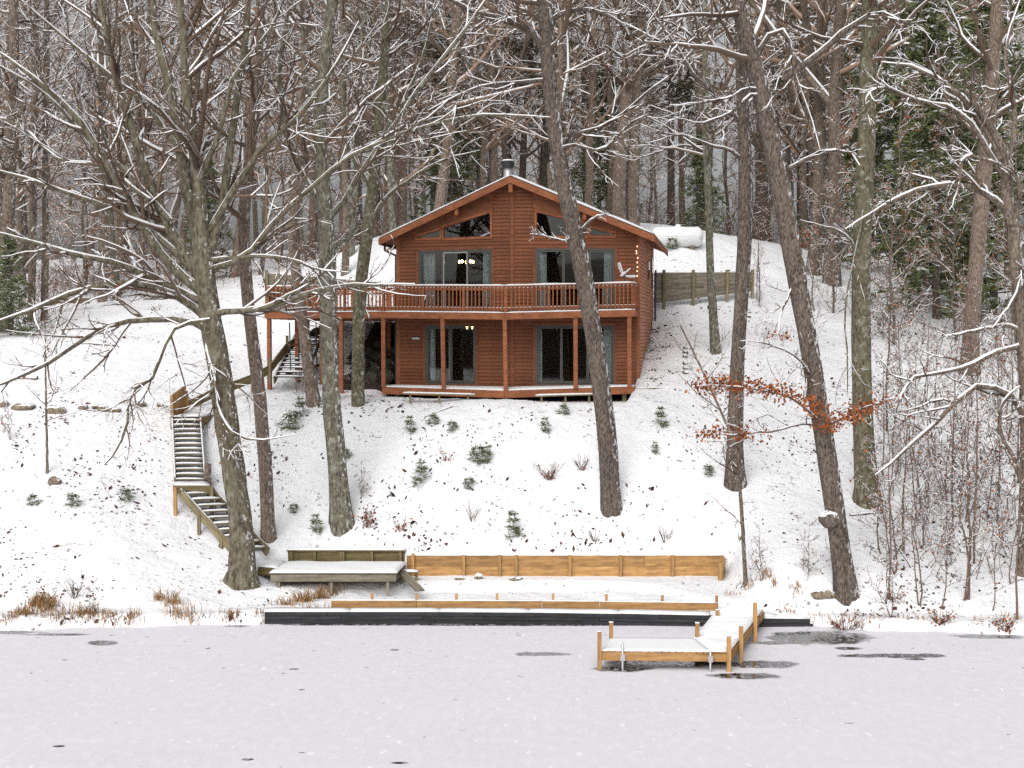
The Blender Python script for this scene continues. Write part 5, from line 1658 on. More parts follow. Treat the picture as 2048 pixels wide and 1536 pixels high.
def conifer(seed, H, r0, nw, blen, droop, needm, dens, size, snow_f=.35, low=.08, name='evergreen_tree', per=6, nt=4):
    rng = np.random.default_rng(seed)
    m_ = 10
    zz = np.linspace(-.3, H, m_)
    T_ = np.c_[np.cumsum(rng.normal(0, .01 * H / 10, (m_, 2)), 0), zz]
    T_[:, :2] -= T_[0, :2]
    root = empty(name, (0, 0, 0))
    TA = Acc()
    TA.add(tubes(T_[None], (r0 * np.linspace(1, .08, m_))[None], 8))
    Bs, Rs = [], []
    for i in range(nw):
        f_ = low + (1 - low) * (i + rng.uniform(-.3, .3)) / nw
        f_ = min(max(f_, low), .985)
        z = f_ * H
        for k in range(per):
            a = rng.uniform(0, 6.283)
            L = blen * (1 - f_) ** .75 * rng.uniform(.6, 1.1) + .04 * blen
            x = np.linspace(0, 1, 6)
            r_ = L * x
            dz_ = L * (.18 * x - droop * x * x + rng.normal(0, .03))
            cx_ = np.interp(z, zz, T_[:, 0])
            cy_ = np.interp(z, zz, T_[:, 1])
            Bs.append(np.c_[cx_ + r_ * math.cos(a), cy_ + r_ * math.sin(a), z + dz_])
            Rs.append(np.maximum(r0 * .16 * (1 - f_ * .7) * (1 - .8 * x), .002 * H / 10))
    Bs, Rs = np.array(Bs), np.array(Rs)
    TA.add(tubes(Bs, Rs, 4))
    # side sprays carry the needles
    C, R_ = spawn(Bs, Rs, dens, rng, .12, 1, (.18, .42), (35, 70), 4, .1, -.02, .5, .0015 * H / 10, .5, 99, .75, .3)
    TA.add(tubes(C, R_, 3))
    npobj('trunk', TA.mesh('trunk', M['bark_dark'], True), root)
    # needle tufts: thin blades fanning from points on the sprays
    npts = C.shape[0] * nt
    ci = rng.integers(0, C.shape[0], npts)
    tt = rng.uniform(.1, 1, npts) * 3
    ii = np.minimum(tt.astype(int), 2)
    fr_ = (tt - ii)[:, None]
    pos = C[ci, ii] * (1 - fr_) + C[ci, ii + 1] * fr_
    ax = C[ci, ii + 1] - C[ci, ii]
    ax /= np.linalg.norm(ax, axis=1, keepdims=True) + 1e-9
    nb_ = 5
    P0 = np.repeat(pos, nb_, 0)
    A0 = np.repeat(ax, nb_, 0)
    d = A0 * rng.uniform(.3, 1.2, (len(P0), 1)) + rng.normal(0, .62, (len(P0), 3)) * (1, 1, .6)
    d /= np.linalg.norm(d, axis=1, keepdims=True)
    s = (size * rng.uniform(.6, 1.3, len(P0)))[:, None]
    sd_ = np.cross(d, rng.normal(0, 1, d.shape))
    sd_ /= np.linalg.norm(sd_, axis=1, keepdims=True)
    V = np.stack([P0 - sd_ * s * .07, P0 + sd_ * s * .07, P0 + d * s + sd_ * s * .05, P0 + d * s - sd_ * s * .05], 1).reshape(-1, 3)
    npobj('needles', mesh_np('needles', V, [np.arange(len(V)).reshape(-1, 4)], M[needm]), root)
    if snow_f:
        sel = rng.random(len(pos)) < snow_f
        q = pos[sel] + (0, 0, size * .12)
        n = len(q)
        a = rng.uniform(0, 6.28, n)
        ln = size * rng.uniform(.25, .7, n)
        wd = ln * rng.uniform(.25, .6, n)
        e1 = np.c_[np.cos(a) * ln, np.sin(a) * ln, rng.normal(-.1, .15, n) * ln]
        e2 = np.c_[-np.sin(a) * wd, np.cos(a) * wd, rng.normal(0, .15, n) * wd]
        up_ = np.c_[np.zeros(n), np.zeros(n), wd * .5]
        V = np.stack([q - e1, q - e2, q + e1, q + e2, q + up_], 1).reshape(-1, 3)
        b0 = (np.arange(n) * 5)[:, None]
        F3 = np.concatenate([b0 + np.array([[0, 1, 4]]), b0 + np.array([[1, 2, 4]]), b0 + np.array([[2, 3, 4]]), b0 + np.array([[3, 0, 4]])])
        npobj('snow', mesh_np('needle_snow', V, [F3], M['snow_twig'], True), root)
    return root
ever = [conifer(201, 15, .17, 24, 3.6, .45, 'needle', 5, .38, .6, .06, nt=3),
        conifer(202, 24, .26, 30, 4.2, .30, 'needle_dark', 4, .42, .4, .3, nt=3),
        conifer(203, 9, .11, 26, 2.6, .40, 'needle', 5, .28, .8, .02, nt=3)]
# ---- placing the wood behind the cabin
rngp = np.random.default_rng(33)
placed = []
def place(src, x, y, s, rz, label, cat, group=None, first={}):
    k = id(src)
    o = src if k not in first else copy_tree(src)
    first[k] = 1
    o.location = (x, y, gz(x, y) - .05)
    o.scale = (s, s, s)
    o.rotation_euler = (0, 0, rz)
    tag(o, label, cat, group)
    return o
LBW = 'bare snow-dusted tree among the crowded woods behind the cabin'
tries = 0
while len(placed) < 128 and tries < 6000:
    tries += 1
    y = 60 + 62 * rngp.random() ** 1.25
    x = rngp.uniform(-1, 1) * (y * .40 + 2)
    u, v = to_local(x, y)
    if -6 < u < WD + 2 and v < 12: continue
    pxx = 1024 + x / y * FPX
    if y < 66 and 1290 < pxx < 1620: continue
    if y < 72 and 1270 < pxx < 1440: continue
    if y < 64 and 100 < pxx < 560: continue
    if any((x - a) ** 2 + (y - b_) ** 2 < (1.5 if y < 80 else 1.1) ** 2 for a, b_ in placed): continue
    placed.append((x, y))
    k = rngp.choice(6, p=[.2, .16, .2, .18, .12, .14])
    place(protos[k], x, y, rngp.uniform(.85, 1.2), rngp.uniform(0, 6.28), LBW, 'tree', 'bare trees in the woods behind the cabin')
EV_G = 'evergreens in the woods'
for k, (px, Y, s, kind, lb) in enumerate([(1872, 57, 1.05, 0, 'dense green evergreen with snowy boughs, left of the reddish trunk'), (1985, 59, 1.15, 0, 'dense green evergreen behind the reddish trunk on the right'), (1800, 66, 1.25, 0, None), 
                                     (1740, 75, 1.3, 0, None), (1600, 84, 1.1, 1, None), (1340, 80, 1.0, 1, None), (1090, 78, 1.0, 1, None), 
                                     (870, 74, .95, 1, None), (720, 92, 1.0, 1, None), (420, 70, .7, 2, 'small evergreen behind the big multi-stemmed tree'), (22, 55, .48, 2, 'small snowy evergreen at the far left edge of the lawn'), (1400, 70, .6, 2, 'small evergreen just behind the propane tank'), (905, 68, .9, 2, None), (1215, 72, 1.0, 2, None), (1930, 90, 1.6, 0, None)]):
    x = (px - 1024) * Y / FPX
    place(ever[kind], x, Y, s, k * 1.7, lb or 'tall snow-flecked evergreen standing back in the woods', 'evergreen', None if lb else EV_G)

# ---- thicket of saplings on the right bank
M['stem'] = leafmat('sapling_bark', (.10, .07, .053), (.23, .165, .13))
def sapling_proto(seed, H, r0, n1, leaf_n=0, fork=0):
    rng = np.random.default_rng(seed)
    m_ = 9
    zz = np.linspace(-.15, H, m_)
    xy = np.cumsum(rng.normal(0, .05, (m_, 2)), 0)
    xy -= xy[0]
    T_ = np.c_[xy, zz]
    root = empty('sapling', (0, 0, 0))
    fk = []
    for q in range(fork):
        d = np.array([rng.normal(0, .3), rng.normal(0, .2), 1.])
        pts = [T_[0] + (0, 0, .1)]
        for _ in range(5):
            d = d + rng.normal(0, .12, 3)
            pts.append(pts[-1] + d / np.linalg.norm(d) * H * .8 / 5)
        fk.append((np.array(pts), r0 * .8 * np.linspace(1, .25, 6)))
    build_tree(root, T_, r0 * np.linspace(1, .25, m_), fk, rng, M['stem'], M['stem'], n1=n1, t1r=(.2, 1), n2=6, n3=4, sn=.6, thin=.85, tsides=6, lmax1=1.3, leaf_n=leaf_n, leaf_size=.08, cover=.5, ang1=(35, 75), l1=(.2, .45), wig=.22)
    return root
saps = [sapling_proto(301, 3.2, .021, 12, 40), sapling_proto(302, 4.2, .028, 14, 80, 1), sapling_proto(303, 2.4, .016, 10, 0, 2), sapling_proto(304, 5.0, .036, 14, 110), sapling_proto(305, 1.7, .012, 9, 25, 2)]
for k, (px, Y, kd, sc_) in enumerate(((1785, 52, 4, .8), (1915, 53, 4, .8), (2035, 53, 4, .75), (1665, 56, 4, .7))):
    place(protos[kd], (px - 1024) * Y / FPX, Y, sc_, px * 1.1, 'young bare tree standing before the evergreens on the right', 'tree', 'young trees before the right evergreens')
LBS = 'thin bare sapling in the thicket on the right bank'
spots = []
rs = np.random.default_rng(77)
for (px, py, k, s) in ((1778, 1200, 3, .9), (1790, 1150, 1, 1.0), (1838, 1210, 1, .95), (1852, 1090, 0, 1.0), (1937, 1200, 3, 1.05), (1928, 1200, 1, 1.1), (1948, 1128, 3, 1.1), (1982, 1224, 0, .9), (2034, 1240, 3, .9), (1880, 1215, 0, .9), (1765, 1110, 0, 1.1), (1835, 1040, 1, 1.1), (1905, 1060, 3, 1.0), (1900, 1020, 1, .9), (1975, 1040, 0, 1.1), (1782, 1235, 4, 1.2)):
    spots.append((px, py, k, s))
for _ in range(24):
    spots.append((rs.uniform(1765, 2060), rs.uniform(760, 1180), int(rs.integers(0, 5)), rs.uniform(.7, 1.15)))
for _ in range(10):
    spots.append((rs.uniform(1500, 1780), rs.uniform(560, 700), int(rs.integers(0, 5)), rs.uniform(.6, 1.0)))
for (px, py, k, s) in spots[:40]:
    q = G(px, py)
    place(saps[k], q[0], q[1], s, px * 2.1, LBS, 'sapling', 'saplings in the right bank thicket')
for (px, py, k, s) in spots[40:]:
    q = G(px, py)
    place(saps[k], q[0], q[1], s, px * 2.1, 'thin bare sapling high on the right slope below the evergreens', 'sapling', 'saplings high on the right slope')
for i, (px, py, k, s, lb) in enumerate(((22, 880, 4, .9, 'small bare sapling at the far left edge below the stones'), (720, 1000, 4, .7, 'wispy sapling just right of the lichen trunk base'), (1680, 1140, 4, .8, 'spindly sapling left of the burl oak base'), (1610, 1165, 4, 1.0, 'spindly sapling right of the tan wall end'), (1525, 1160, 4, .9, 'low twiggy sapling next to the leaning sapling'), (590, 790, 4, .7, 'twiggy bush under the left deck'), (185, 1235, 4, .6, 'twiggy weed among the left shore grass'), (1690, 1150, 4, .6, 'small twiggy weed against the burl oak'))):
    q = G(px, py)
    place(saps[k], q[0], q[1], s, px * 1.3, lb, 'sapling')

# ---- tangled underbrush (one mass each)
def brush(name, label, boxes, seed, mat, L, leaf_n=0):
    rng = np.random.default_rng(seed)
    XY = []
    for (pxa, pxb, Ya, Yb, n_) in boxes:
        Y_ = rng.uniform(Ya, Yb, n_)
        XY.append(np.c_[(rng.uniform(pxa, pxb, n_) - 1024) * Y_ / FPX, Y_])
    XY = np.concatenate(XY)
    n = len(XY)
    P = np.zeros((n, 6, 3))
    P[:, 0] = np.c_[XY, terrain(XY[:, 0], XY[:, 1]) - .05]
    d = np.c_[rng.normal(0, .45, (n, 2)), np.ones(n)]
    ln = rng.uniform(L[0], L[1], n)
    for i in range(1, 6):
        d = d + rng.normal(0, .22, d.shape)
        d /= np.linalg.norm(d, axis=1, keepdims=True)
        P[:, i] = P[:, i - 1] + d * (ln / 5)[:, None]
    R = np.linspace(.011, .005, 6)[None].repeat(n, 0) * rng.uniform(.7, 1.4, (n, 1))
    BA = Acc()
    BA.add(tubes(P, R, 4))
    C, CR = spawn(P, R, 5, rng, .2, 1, (.25, .55), (25, 70), 5, .25, .02, .65, .004, .5)
    BA.add(tubes(C, CR, 3))
    C2, CR2 = spawn(C, CR, 3, rng, .2, 1, (.3, .6), (25, 70), 4, .25, .0, .65, .0035, .6)
    BA.add(tubes(C2, CR2, 3))
    o = npobj(name, BA.mesh(name, M[mat]))
    tag(o, label, 'brush', kind='stuff')
    if leaf_n:
        pos = C2[rng.integers(0, len(C2), leaf_n), -1]
        V, Q = leaf_quads(pos, .075, rng)
        l_ = npobj('leaves', mesh_np('leaves', V, [Q], M['rust']), o)
        l_['kind'] = 'stuff'
    Vs, Qs = snowcaps(C, CR, rng, .3, .010, .6)
    sn_ = npobj('snow', mesh_np('snow', Vs, [Qs], M['snow_twig'], True), o)
    sn_['kind'] = 'stuff'
brush('bank_underbrush', 'tangle of bare brown twigs covering the right bank', [(1780, 2080, 36, 40, 60), (1790, 2090, 40, 50, 110), (1700, 2090, 50, 58, 110)], 61, 'stem', (.7, 2.0), 900)
brush('lawn_edge_underbrush', 'reddish brown brush along the wood edge beyond the left lawn', [(80, 480, 64, 72, 260), (-40, 110, 56, 66, 70)], 62, 'twig_red', (1.2, 3.2), 2600)
brush('ridge_underbrush', 'brown brush at the wood edge on the hilltop behind the cabin', [(560, 830, 67, 75, 150), (1280, 1720, 70, 80, 240)], 63, 'twig_red', (1.2, 3.2), 1400)

# ---- pine seedlings on the slope
seeds = [conifer(401, .85, .012, 5, .34, .15, 'needle', 4, .13, .8, .10, 'pine_seedling', 5, 1), conifer(402, .62, .010, 4, .36, .1, 'needle', 4, .14, .95, .12, 'pine_seedling', 4, 1), conifer(403, .95, .012, 5, .30, .12, 'needle', 5, .12, .6, .08, 'pine_seedling', 5, 1)]
for (px, py, k, s, lb) in ((1026, 1078, 2, 1.0, 'tallest pine seedling, just above the tan wall'), (842, 968, 0, .95, 'bushy snow-dusted pine seedling in mid-slope, left of centre'), (937, 978, 1, .75, 'small pine seedling right of the bushy one'), (955, 925, 1, 1.1, 'wide pine seedling below the porch centre'), (975, 930, 0, .8, 'pine seedling touching the wide one below the porch'), (1090, 868, 0, .7, 'pine seedling beneath the right porch step'), (1128, 830, 1, .75, 'pale pine seedling nearest the right porch step'), (1322, 856, 0, .9, 'dark pine seedling on the slope right of the cabin'), (820, 868, 0, .75, 'snowy pine seedling below the left porch step'), (906, 862, 1, .7, 'faint snowy pine seedling below the porch door'), (868, 850, 1, .75, 'low snowy pine seedling under the left porch step'), (580, 862, 1, 1.2, 'snowy pine seedling between the slender trunk and the lichen trunk'),
                       (600, 835, 0, .9, 'upper snowy pine seedling left of the lichen trunk'), (632, 1070, 0, .8, 'dark pine seedling left of the lichen trunk base'), (587, 1025, 1, .6, 'little pine seedling above the slender trunk base'), (1418, 950, 1, .7, 'dark pine seedling left of the rough trunk base'), (1310, 905, 0, .5, 'tiny pine seedling above the tan wall, right of the leaning trunk'), (145, 1012, 1, .8, 'dark pine seedling on the far left slope'), (252, 1003, 1, .8, 'dark pine seedling left of the stair landing'), (430, 700, 1, .5, 'tiny pine seedling beside the upper path'), (690, 920, 1, .8, 'pine seedling half hidden behind the lichen trunk'), (1345, 500, 1, 1.2, 'evergreen shrub right of the cabin eave'), (65, 1010, 1, .7, 'little pine seedling near the left picture edge')):
    q = G(px, py)
    place(seeds[k], q[0], q[1], s, px * .7, lb, 'seedling')

# ---- shrubs: twig fans and rusty clumps
def twig_fan(name, label, px, py, n, L, spread, mat, leaf=0, lsize=.06, base_r=.0):
    q = G(px, py)
    rng = np.random.default_rng(int(px))
    root = empty(name, q, label, 'shrub')
    P = np.zeros((n, 6, 3))
    a = rng.uniform(0, 6.28, n)
    d = np.c_[np.cos(a) * spread, np.sin(a) * spread, np.ones(n)] * rng.uniform(.7, 1.2, (n, 1))
    d /= np.linalg.norm(d, axis=1, keepdims=True)
    P[:, 0] = np.c_[np.cos(a), np.sin(a), np.zeros(n)] * rng.uniform(0, .07, (n, 1)) + (0, 0, -.05)
    ln = L * rng.uniform(.5, 1.1, n)
    for i in range(1, 6):
        d += rng.normal(0, .09, d.shape)
        d /= np.linalg.norm(d, axis=1, keepdims=True)
        P[:, i] = P[:, i - 1] + d * (ln / 5)[:, None]
    R = np.linspace(.009, .004, 6)[None].repeat(n, 0)
    BA = Acc()
    BA.add(tubes(P, R, 4))
    C, CR = spawn(P, R, 3, rng, .3, 1, (.25, .5), (20, 50), 4, .15, .05, .7, .003, .6)
    BA.add(tubes(C, CR, 3))
    npobj('stems', BA.mesh('stems', M[mat]), root)
    if leaf:
        pos = P[rng.integers(0, n, leaf), rng.integers(1, 6, leaf)] + rng.normal(0, .05, (leaf, 3))
        if base_r:
            pos = rng.normal(0, base_r, (leaf, 3)) * (1, 1, .8) + (0, 0, base_r * 1.1)
        V, Q = leaf_quads(pos, lsize, rng)
        npobj('leaves', mesh_np('leaves', V, [Q], M['rust']), root)
twig_fan('twig_shrub', 'round bare shrub with a brown clump at its foot, left of the leaning trunk', 1098, 958, 26, .75, .75, 'twig_red', 60, .07, .09)
twig_fan('twig_shrub', 'smaller bare fan shrub close to the leaning trunk', 1163, 942, 16, .6, .7, 'twig', 25, .05, .07)
twig_fan('beech_shrub', 'low shrub with hanging rust leaves right of the lichen trunk', 736, 1055, 9, .75, .35, 'twig', 90, .09)
twig_fan('beech_shrub', 'smaller rust-leaved shrub farther right above the platform', 800, 1062, 7, .5, .35, 'twig', 45, .08)
twig_fan('beech_shrub', 'tiny rust-leaved sprig in mid-slope', 893, 920, 5, .35, .4, 'twig', 18, .08)
twig_fan('weed_stems', 'thin dry weed stems at the foot of the slope, below centre', 945, 1045, 8, .7, .3, 'twig')
twig_fan('weed_stems', 'dry weed stems above the right half of the tan wall', 1190, 1085, 10, .45, .4, 'twig')
twig_fan('weed_stems', 'dry weed stems above the right end of the tan wall', 1330, 1085, 12, .5, .4, 'twig')
twig_fan('weed_stems', 'fine dry stems standing on the open left bank', 150, 1195, 14, .7, .5, 'twig')
twig_fan('bank_shrub', 'brown drooping brush hanging over the ice right of the dock', 1690, 1268, 30, .7, .9, 'twig_red', 90, .08)
twig_fan('bank_shrub', 'rust-leaved brush on the right shore beneath the saplings', 1880, 1245, 22, .5, .9, 'twig_red', 80, .08)
twig_fan('bank_shrub', 'brush at the far right water edge', 2010, 1258, 24, .5, .9, 'twig_red', 120, .08)
twig_fan('bank_shrub', 'rust-leaved clump below the burl oak', 1790, 1205, 12, .45, .7, 'twig_red', 50, .08)

# ---- dry grass along the shore (one mass)
rg_ = np.random.default_rng(91)
GP = []
for (px, py, n_, sx, sy_) in ((15, 1240, 70, .12, .10), (48, 1228, 150, .16, .12), (75, 1212, 170, .15, .12), (95, 1218, 130, .13, .12), (112, 1235, 60, .2, .1), (160, 1235, 90, .16, .10), (185, 1228, 80, .12, .1), (218, 1232, 100, .15, .1), (262, 1240, 80, .12, .08), (318, 1200, 60, .08, .1), (345, 1208, 70, .12, .1), (352, 1228, 50, .12, .1), (385, 1243, 50, .12, .08), (465, 1232, 70, .10, .08), (440, 1238, 30, .2, .08), (520, 1238, 30, .1, .08), (575, 1210, 80, .18, .08), (606, 1203, 170, .14, .1), (640, 1196, 130, .14, .1), (615, 1222, 60, .25, .04), (668, 1188, 60, .15, .12), (1500, 1175, 40, .1, .1), (1532, 1155, 50, .1, .12), (1550, 1170, 30, .08, .1), (1460, 1190, 25, .1, .1), (1575, 1222, 30, .15, .12), (1640, 1240, 25, .15, .1), (1705, 1248, 40, .18, .08), (1745, 1240, 25, .2, .1), (1835, 1238, 35, .2, .1), (1900, 1225, 30, .2, .12), (1960, 1240, 35, .2, .1), (2020, 1236, 30, .2, .12), (1590, 1180, 40, .1, .1), (1130, 1232, 14, .05, .05), (905, 1228, 10, .05, .05), (650, 1240, 12, .05, .03)):
    c = G(px, py)
    xy = c[:2] + rg_.normal(0, 1, (n_, 2)) * (sx, sy_)
    GP.append(xy)
GP = np.concatenate(GP)
GP = GP[GP[:, 1] > np.interp(GP[:, 0], _SHX, _SHY) - .05]
n = len(GP)
gz_ = np.maximum(terrain(GP[:, 0], GP[:, 1]), 0)
a = rg_.uniform(0, 6.28, n)
ln = rg_.uniform(.10, .52, n) ** 1.1 * np.where(GP[:, 0] < -3, 1.25, .75) * (.75 + .35 * vnoise(GP[:, 0] * 2.2, GP[:, 1], 14))
lean = rg_.uniform(.05, .6, n)
d = np.c_[np.cos(a) * lean, np.sin(a) * lean, np.ones(n)]
d /= np.linalg.norm(d, axis=1, keepdims=True)
sd_ = np.c_[np.cos(a + 1.57), np.sin(a + 1.57), np.zeros(n)] * rg_.uniform(.005, .011, (n, 1))
b0 = np.c_[GP, gz_ - .02]
m1 = b0 + d * (ln * .6)[:, None]
d2 = d + np.c_[np.cos(a) * .5, np.sin(a) * .5, -.35 * np.ones(n)]
t2 = m1 + d2 * (ln * .4)[:, None]
V = np.stack([b0 - sd_, b0 + sd_, m1 + sd_, m1 - sd_, t2 + sd_ * .3, t2 - sd_ * .3], 1).reshape(-1, 3)
i0 = (np.arange(n) * 6)[:, None]
Q = np.concatenate([i0 + np.array([[0, 1, 2, 3]]), i0 + np.array([[3, 2, 4, 5]])])
tag(npobj('dry_grass', mesh_np('dry_grass', V, [Q], M['grass'])), 'dry tan grass standing along the snowy shore', 'grass', kind='stuff')

# ---- fallen leaves poking through the snow (one mass)
rl = np.random.default_rng(92)
pts = []
n = 90000
x = rl.uniform(-16, 16, n)
y = rl.uniform(34.2, 62, n)
dn = .5 + .5 * vnoise(x * .9, y * .9, 21) + .35 * vnoise(x * 3, y * 3, 22)
pxx = 1024 + x / y * FPX
w_ = np.full(n, .26)
w_ += .30 * sstep(1690, 1800, pxx)
w_ += .10 * (pxx < 400)
w_ -= .22 * ((y > 45.5) & (pxx < 620))
w_ -= .16 * ((y > 44) & (pxx > 1320) & (pxx < 1700))
w_ += .30 * ((y > 39.15) & (y < 39.7) & (np.abs(x - 1.5) < 4.8))
u, v = to_local(x, y)
w_ += 1.9 * ((u > WD + .02) & (u < WD + .9) & (v > -1) & (v < 7.5)) * (1 - (u - WD) / 1.2)
w_[(u > -.1) & (u < WD) & (v > -2.6) & (v < LB)] = 0
w_ += .2 * ((u > -4.5) & (u < 0) & (v > -1) & (v < 5))
w_ += .9 * ((y < 35.0) & ((x > 8.0) | (x < -6.6)))
w_[(y > 35.2) & (y < 39) & (x > -6) & (x < 6)] *= .10
w_[(x > -6.3) & (x < 6.6) & (y < 35.3)] = 0
keep = rl.random(n) < 2.6 * w_ * np.clip(dn - .25, 0, 1.3) ** 1.7
x, y = x[keep], y[keep]
z = terrain(x, y)
ok = z > .03
x, y, z = x[ok], y[ok], z[ok]
n = len(x)
s = rl.gamma(1.8, .014, n) + .010
a = rl.uniform(0, 6.28, n)
e = .05
nx = -(terrain(x + e, y) - z) / e
ny = -(terrain(x, y + e) - z) / e
c = np.c_[x, y, z + .012]
def tang(ax, ay):
    return np.c_[ax, ay, -(nx * ax + ny * ay)]
t1_ = tang(np.cos(a), np.sin(a)) * s[:, None]
t2_ = tang(-np.sin(a), np.cos(a)) * (s * rl.uniform(.35, .7, n))[:, None]
lift = np.c_[np.zeros(n), np.zeros(n), s * rl.uniform(0, 1.1, n)]
V = np.stack([c - t1_, c - t2_ * 1.0 + lift * .3, c + t1_ + lift, c + t2_ + lift * .4], 1).reshape(-1, 3)
tag(npobj('fallen_leaves', mesh_np('fallen_leaves', V, [np.arange(n * 4).reshape(n, 4)], M['litter'])), 'dark fallen leaves scattered over the snowy slope', 'leaves', kind='stuff')

# ---- stones and logs
M['rubble'] = bark('dark_rubble', (.012, .01, .008), (.04, .032, .026), (.09, .075, .06), plaster=0, vs=.8)
def stone(name, label, px, py, wpx, hpx, seed, mat='stone', cat='stone', cap=True):
    q = G(px, py)
    s = q[1] / FPX
    rx_, rz_ = wpx * s / 2, hpx * s / 2
    rng = np.random.default_rng(seed)
    nu, nv = 12, 7
    V = []
    ph = rng.uniform(0, 6.28, 4)
    for i in range(nv + 1):
        th = math.pi * i / nv
        for k in range(nu):
            f = 2 * math.pi * k / nu
            r_ = 1 + .16 * math.sin(2 * f + ph[0]) * math.sin(th) + .12 * math.sin(3 * f + ph[1]) + .08 * math.sin(4 * th + ph[2] + f)
            V.append((rx_ * r_ * math.sin(th) * math.cos(f), rx_ * .7 * r_ * math.sin(th) * math.sin(f), rz_ * r_ * math.cos(th)))
    V = np.array(V)
    id_ = np.arange(len(V)).reshape(nv + 1, nu)
    Q = np.stack([id_[1:], np.roll(id_, -1, 1)[1:], np.roll(id_, -1, 1)[:-1], id_[:-1]], -1).reshape(-1, 4)
    root = empty(name, (q[0], q[1], q[2] + rz_ * .35), label, cat)
    npobj('rock', mesh_np('rock', V, [Q], M[mat], True), root)
    if cap:
        Vc = V * (.96, .96, .80) + (0, rx_ * .10, rz_ * .33)
        npobj('snow_cap', mesh_np('snow_cap', Vc, [Q], M['snow'], True), root)
for k, (px, py, wd, hh, lb) in enumerate(((5, 812, 30, 16, 'stone cut by the left picture edge in the stone row'), (48, 818, 44, 16, 'broad brown stone, second in the row from the left edge'), (112, 826, 36, 18, 'brown stone just right of the lone sapling'), (165, 818, 20, 14, 'small pointed stone in the middle of the row'), (195, 816, 24, 10, 'thin flat stone in the middle of the row'), (208, 821, 26, 14, 'rounded brown stone, third from the right end of the row'), (228, 824, 24, 12, 'low flat stone, second from the right end of the row'), (275, 812, 30, 12, 'tilted stone at the right end of the row'), (320, 814, 16, 8, 'little stone between the row and the plank screen'))):
    stone('border_stone', lb, px, py, wd, hh, 500 + k)
stone('shore_stone', 'lichen-brown flat stone on the shore below the burl oak', 1645, 1196, 46, 18, 520)
stone('snowy_stone', 'round snow-capped stone before the tan wall', 957, 1158, 20, 15, 521)
stone('snowy_stone', 'smaller snow-capped stone at the wall foot, left of the round one', 920, 1160, 20, 9, 522)
stone('snowy_stone', 'flat snowy stone by the paired posts of the tan wall', 1030, 1160, 26, 8, 523)
stone('burl_stump', 'small brown stump at the foot of the lone sapling', 110, 968, 24, 20, 524, 'bark_pale', 'stump', False)
for k in range(14):
    uu_, vv_ = -1.9 + .14 * k, -.2 + .5 * ((k * 5) % 7)
    g_ = HL(uu_, vv_)
    stone('rubble_stone', 'dark rubble stone in the gloom under the side deck', 700, 790, 22 + 9 * (k % 3), 20 + 6 * (k % 4), 540 + k, 'rubble', 'stone', False)
    ob = [o_ for o_ in bpy.data.objects if o_.name.startswith('rubble_stone')]
    cur = max(ob, key=lambda o_: o_.name)
    cur.location = (g_[0], g_[1], gz(g_[0], g_[1]) + .12)
    cur['group'] = 'rubble under the side deck'
def log(name, label, a, b_, r, mat, snow=True, cat='log'):
    a, b_ = np.array(a), np.array(b_)
    root = empty(name, (a + b_) / 2 - (0, 0, r), label, cat)
    o = np.array(root.location)
    P = np.linspace(a, b_, 8) - o
    P[1:-1] += np.random.default_rng(int(abs(a[0] * 100))).normal(0, r * .12, (6, 3))
    R = np.full(8, r)
    V, Q = tubes(P[None], R[None], 10)
    Q = list(map(tuple, Q)) 
    mb = MB().add(V, Q + [tuple(range(9, -1, -1)), tuple(range(70, 80))])
    mb.build('wood', M[mat], root, True)
    if snow:
        Vs, Qs = snowcaps(P[None], R[None], np.random.default_rng(3), .97, .02, .5, 1.0, .1, .4)
        npobj('snow', mesh_np('snow', Vs, [Qs], M['snow'], True), root)
    return root
log('log', 'snow-topped log lying on the left lawn, nearer the sapling', W(20, 763, 48.0) + (0, 0, .05), W(75, 762, 47.8) + (0, 0, .05), .10, 'bark_pale')
log('log', 'short mossy log at the left picture edge', W(-30, 778, 47.2) + (0, 0, .05), W(16, 774, 47.4) + (0, 0, .05), .11, 'bark_moss')
q0, q1 = W(415, 965, 41.2), W(416, 928, 41.2)
log('stump_post', 'upright brown stump right of the upper stair flight', q0 + (0, 0, -.1), q1, .11, 'bark_pale', False, 'stump')
for k in range(6):
    c = W(1371, 644 + 13 * k, 50.5 - .55 * k)
    c[2] = gz(c[0], c[1]) + .04
    log('birch_log', ['uppermost', 'second', 'third', 'fourth', 'fifth', 'lowest'][k] + ' of six small birch logs laid up the slope right of the cabin', c + (-.07, 0, 0), c + (.09, .10, .0), .055, 'bark_lichen', True)
a, b_ = G(1700, 1033), G(1763, 1028)
log('fallen_branch', 'dark fallen branch lying right of the burl', a + (0, 0, .03), b_ + (0, 0, .05), .035, 'bark_dark')
log('fallen_branch', 'dark stick lying above the pine seedlings below the left porch', G(850, 835) + (0, 0, .02), G(905, 815) + (0, 0, .05), .018, 'bark_dark')
# burl on the leaning oak
bu = stone('oak_burl', 'knobbly snow-topped burl bulging from the leaning oak', 1655, 1040, 40, 30, 530, 'bark_dark', 'burl')
o = bpy.data.objects['oak_burl']
o.location = W(1660, 1040, 35.3)

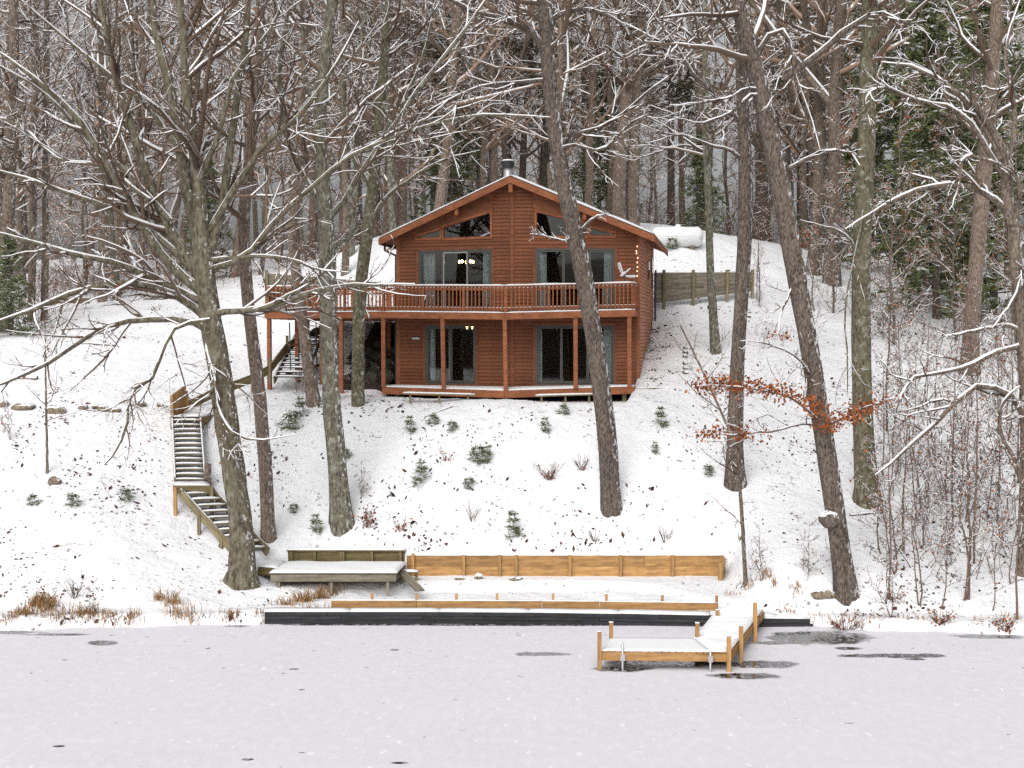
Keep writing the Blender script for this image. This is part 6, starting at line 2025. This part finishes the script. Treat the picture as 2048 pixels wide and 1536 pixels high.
# ---- propane tank up the hill
q = W(1354, 462, 63.0)
zt = gz(q[0], q[1])
tk = empty('propane_tank', (q[0], q[1], zt - .22), 'snow-covered propane tank lying on the hill right of the roof', 'tank')
R0, L0 = .42, 1.2
prof = [(-L0, .02), (-L0 + .03, .2), (-L0 + .12, .34), (-L0 + .25, R0), (L0 - .25, R0), (L0 - .12, .34), (L0 - .03, .2), (L0, .02)]
V, Q = tubes(np.array([[(x_, 0, R0 + .15) for x_, _ in prof]]), np.array([[r_ for _, r_ in prof]]), 18)
npobj('shell', mesh_np('shell', V, [Q], plain('white_tank_paint', (.75, .75, .74), .4), True), tk)
V2 = V.copy()
V2[:, 2] = np.where(V2[:, 2] > R0 + .1, V2[:, 2] + .10, R0 + .1)
V2[:, :2] *= 1.02
npobj('snow', mesh_np('snow', V2, [Q], M['snow'], True), tk)
lathe(MB(), 0.05, 0, [(.13, R0 * 2 + .18), (.14, R0 * 2 + .30), (.10, R0 * 2 + .36), (.02, R0 * 2 + .37)]).build('valve_dome', M['snow'], tk, True)
for sx in (-.7, .7):
    mb = MB()
    mb.box(sx - .12, sx + .12, -.2, .3, -.3, .3)
    mb.build('saddle', M['greywood'], tk)

# ---- metal eagle on the deck rail
pe = HL(WD - .42, -.9)
eg = empty('eagle_ornament', (pe[0], pe[1], 9.27), 'silver metal eagle with raised wings on the right end of the deck rail', 'ornament', rz=-PHI)
def wing(root, base, tip, n, ln, dirv):
    mb = MB()
    base, tip, dirv = np.array(base), np.array(tip), np.array(dirv)
    mb.bar(base, tip, .03, .02, (0, 1, 0))
    for k in range(n):
        p_ = base + (tip - base) * (k + .6) / n
        e = p_ + dirv * ln * (.7 + .3 * math.sin(k / n * 3.1))
        mb.bar(p_, e, .034, .012, (0, 1, 0))
    mb.build('wing', M['galv'], root)
wing(eg, (-.05, 0, .36), (-.17, 0, .72), 8, .13, (-.8, 0, -.25))
wing(eg, (.02, 0, .26), (.36, 0, .27), 8, .15, (.35, 0, -.5))
mb = MB()
mb.bar((-.14, 0, .24), (.04, 0, .38), .10, .10, (0, 1, 0))
mb.bar((.03, 0, .37), (.16, 0, .48), .06, .06, (0, 1, 0))
mb.bar((.14, 0, .47), (.21, 0, .50), .05, .04, (0, 1, 0))
mb.build('body', M['galv'], eg, bevel=.02)
mb = MB()
mb.bar((0, 0, -.05), (0, 0, .28), .025, .025, (0, 1, 0))
mb.box(-.1, .1, -.06, .06, -.05, -.01)
mb.build('stand', M['dark'], eg)
# ---- little bulbs strung down the right corner of the cabin
sl = empty('string_lights', (*HL(WD - .06, -.06), 9.5), 'short string of small lit bulbs on the right front corner board', 'lights')
mb = MB()
mb.bar((0, -.02, .0), (0, -.02, 1.25), .008, .008, (0, 1, 0))
mb.build('cord', M['dark'], sl)
for k, (dx, dz_) in enumerate(((0, .05), (.0, .22), (.01, .36), (.0, .52), (.02, .68), (-.02, .84), (-.03, .92), (.0, 1.08))):
    lathe(MB(), dx, -.05, [(.008, dz_ - .03), (.022, dz_ - .015), (.022, dz_ + .015), (.006, dz_ + .03)], 8).build('bulb', M['fairy'], sl, True)
